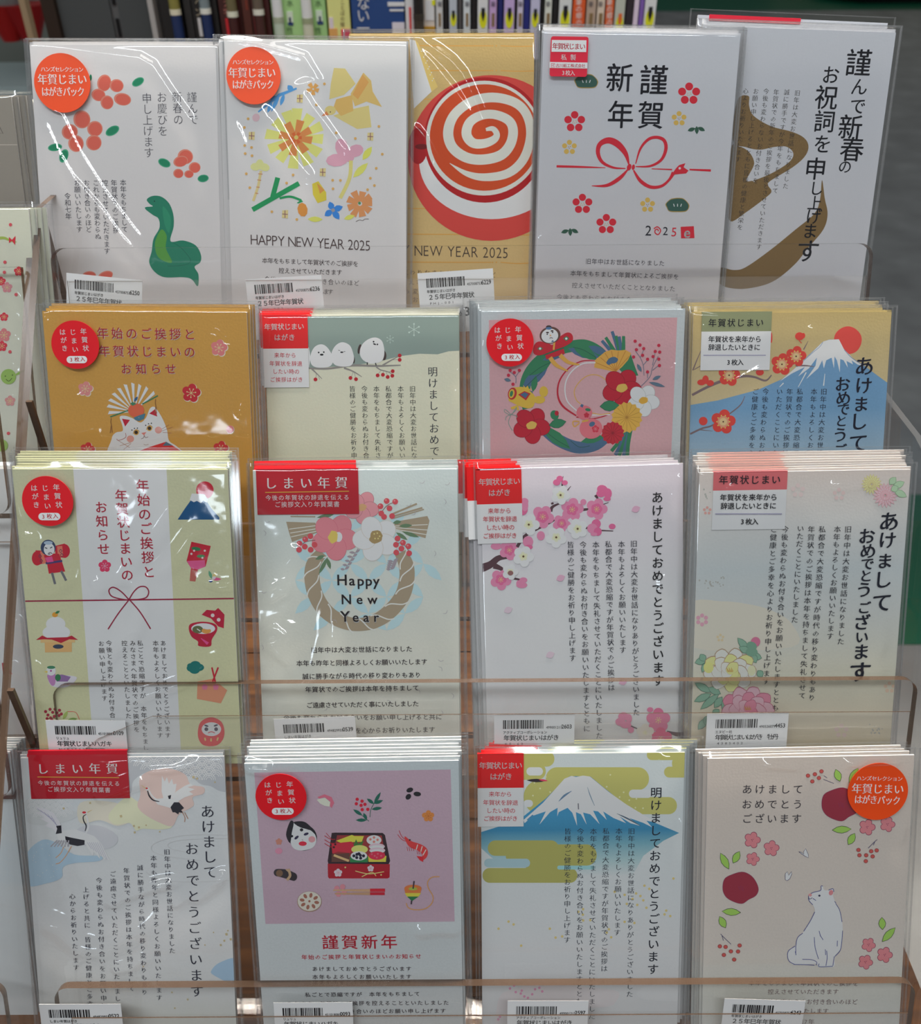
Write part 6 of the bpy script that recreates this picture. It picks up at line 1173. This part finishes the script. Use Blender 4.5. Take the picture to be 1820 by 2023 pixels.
pen_pack(649, 693, (236,214,130), 'yellow booklet with pink and red flower prints, between green package and navy booklet', None, [(650,34,660,60,(236,190,200)),(650,56,668,75,(222,150,90)),(674,58,693,75,(206,50,80))], text=('ことばの贈', 677, 4, 48, 9, (90,70,50), 'b'))
pen_pack(696, 800, (36,66,120), 'wide navy booklet with white lettering and a red and white flower print', None, [(770,18,798,22,(214,218,224)),(766,4,800,12,(214,218,224)),(775,44,800,72,(222,196,206))], text=('ない一', 718, 6, 56, 26, (226,228,232), 'b'))
e_ = pen_pack(802, 819, (222,222,224), 'white pen package with a red stripe right of the navy booklet', None, [(808,14,814,70,(220,50,50))])
pen_pack(821, 860, (196,190,182), 'black, white and gold pen package left of the grey-white ones', (828, (34,32,30), (60,54,46), (50,46,40), 36), [(840,0,858,40,(226,222,216)),(836,52,860,75,(170,130,40)),(853,0,860,10,YE)])
rows = [(862,876,(186,190,192),'slim grey-white',0),(878,886,BK2,'slim black',0),(888,904,(168,178,190),'grey-blue',1),(906,914,(70,70,72),'dark grey',0),(916,930,(190,200,206),'pale grey',0),(932,942,BK2,'slim black',0),(944,965,(204,216,226),'pale blue',1),(967,982,(178,150,196),'mauve',0),(984,994,(30,36,96),'navy',0),(996,1017,(176,156,204),'lilac',1),(1018,1021,BK2,'thin black',0),(1022,1034,(186,182,216),'pale lilac',0),(1035,1047,(34,40,110),'navy',0),(1048,1067,(176,178,222),'light periwinkle',1),(1069,1074,BK2,'thin black',0),(1076,1090,(196,216,196),'pale green',0),(1092,1102,BK2,'slim black',0),(1104,1129,(196,214,204),'mint',1),(1131,1156,(204,84,40),'rust orange',0),(1158,1177,(166,148,134),'taupe',0),(1179,1194,(196,184,170),'beige',0),(1196,1212,(222,92,44),'bright orange',0),(1214,1234,(170,176,166),'grey-green',2),(1236,1250,(44,38,44),'dark plum',0),(1251,1261,(200,186,214),'pale mauve',0),(1262,1271,(112,84,160),'purple',0),(1272,1295,(210,204,222),'white-lilac',1)]
near = ['after the gold-tipped package','left of the grey-blue one','between two black ones','right of the grey-blue one','fifth from the gold-tipped package','left of the pale blue one','with a yellow ring print left of the mauve one','right of the pale blue one','between mauve and lilac','with a yellow ring print between two navy neighbours','right of the lilac one','with gold lettering left of the second navy one','left of the periwinkle one','with a small yellow ring print','right of the periwinkle one','with gold lettering','left of the mint one','with a tall yellow ring print','with white lettering right of the mint one','with a dark tab','right of the taupe one','right of the beige one','with an orange dot over a yellow print','right of the grey-green one','right of the dark plum one','left of the last package','with a yellow ring print, last at the right end']
for (x0, x1, c, nm, em), nr in zip(rows, near):
    cx = (x0 + x1) / 2; bits = []; txt = None
    if em == 0 and x1 - x0 > 11 and sum(c) > 300:
        if c[0] > 200 and c[1] < 100: txt = ('筆の郷の', cx, 4, 44, 12, (236,220,200), 'b')
        else: bits = [(cx - 2.5, 26, cx + 2.5, 52, (120,100,70))]; txt = ('筆', cx, 8, 8, 10, (70,70,80), 'b')
    e_ = pen_pack(x0, x1, c, '%s pen package %s' % (nm, nr), None, bits, text=txt)
    if em:
        q = at_y(cx, 38 if em == 1 else 48, PY); m_ = MM / 1.637; X = q.x - e_.location.x; Z = q.z - PZ; hw = (x1 - x0) * .36 * m_
        b = MB(); n = 20
        ring_ = [(X + hw * math.cos(2*math.pi*i/n), Z + hw * 2.1 * math.sin(2*math.pi*i/n)) for i in range(n)]
        obj('ring_print', [(x, -.0006, z) for x, z in ring_], [tuple(range(n))], [mat(YE, .4)], e_)
        obj('brush_print', [(X - hw*.45, -.0012, Z + hw*2.6), (X + hw*.45, -.0012, Z + hw*2.6), (X + hw*.5, -.0012, Z + hw*1.0), (X, -.0012, Z - hw*.6), (X - hw*.5, -.0012, Z + hw*1.0)], [(0,1,2,3,4)], [mat((30,30,36) if em == 1 else (226,96,50))], e_)

# ---------------------------------------------------------------- far cabinet in the upper right corner
cb = empty('cabinet', Matrix.Translation((5.4, 10.6, 0))); tag(cb, 'beige cabinet over a black painted shadow, cut off by the upper right corner', 'cabinet')
MB().prism([(-1.35, .0), (1.6, 0), (1.6, 2.0), (-1.6, 2.0), (-1.6, .35)], .09, 1.1).build('body', [mat((176, 172, 152), .5)], cb)
MB().prism([(-1.2, .12), (1.5, .12), (1.5, 1.9), (-1.5, 1.9), (-1.5, .5)], 0, .09).build('shadow_base', [BLK], cb)  # black colour stands in for the shadow under the cabinet
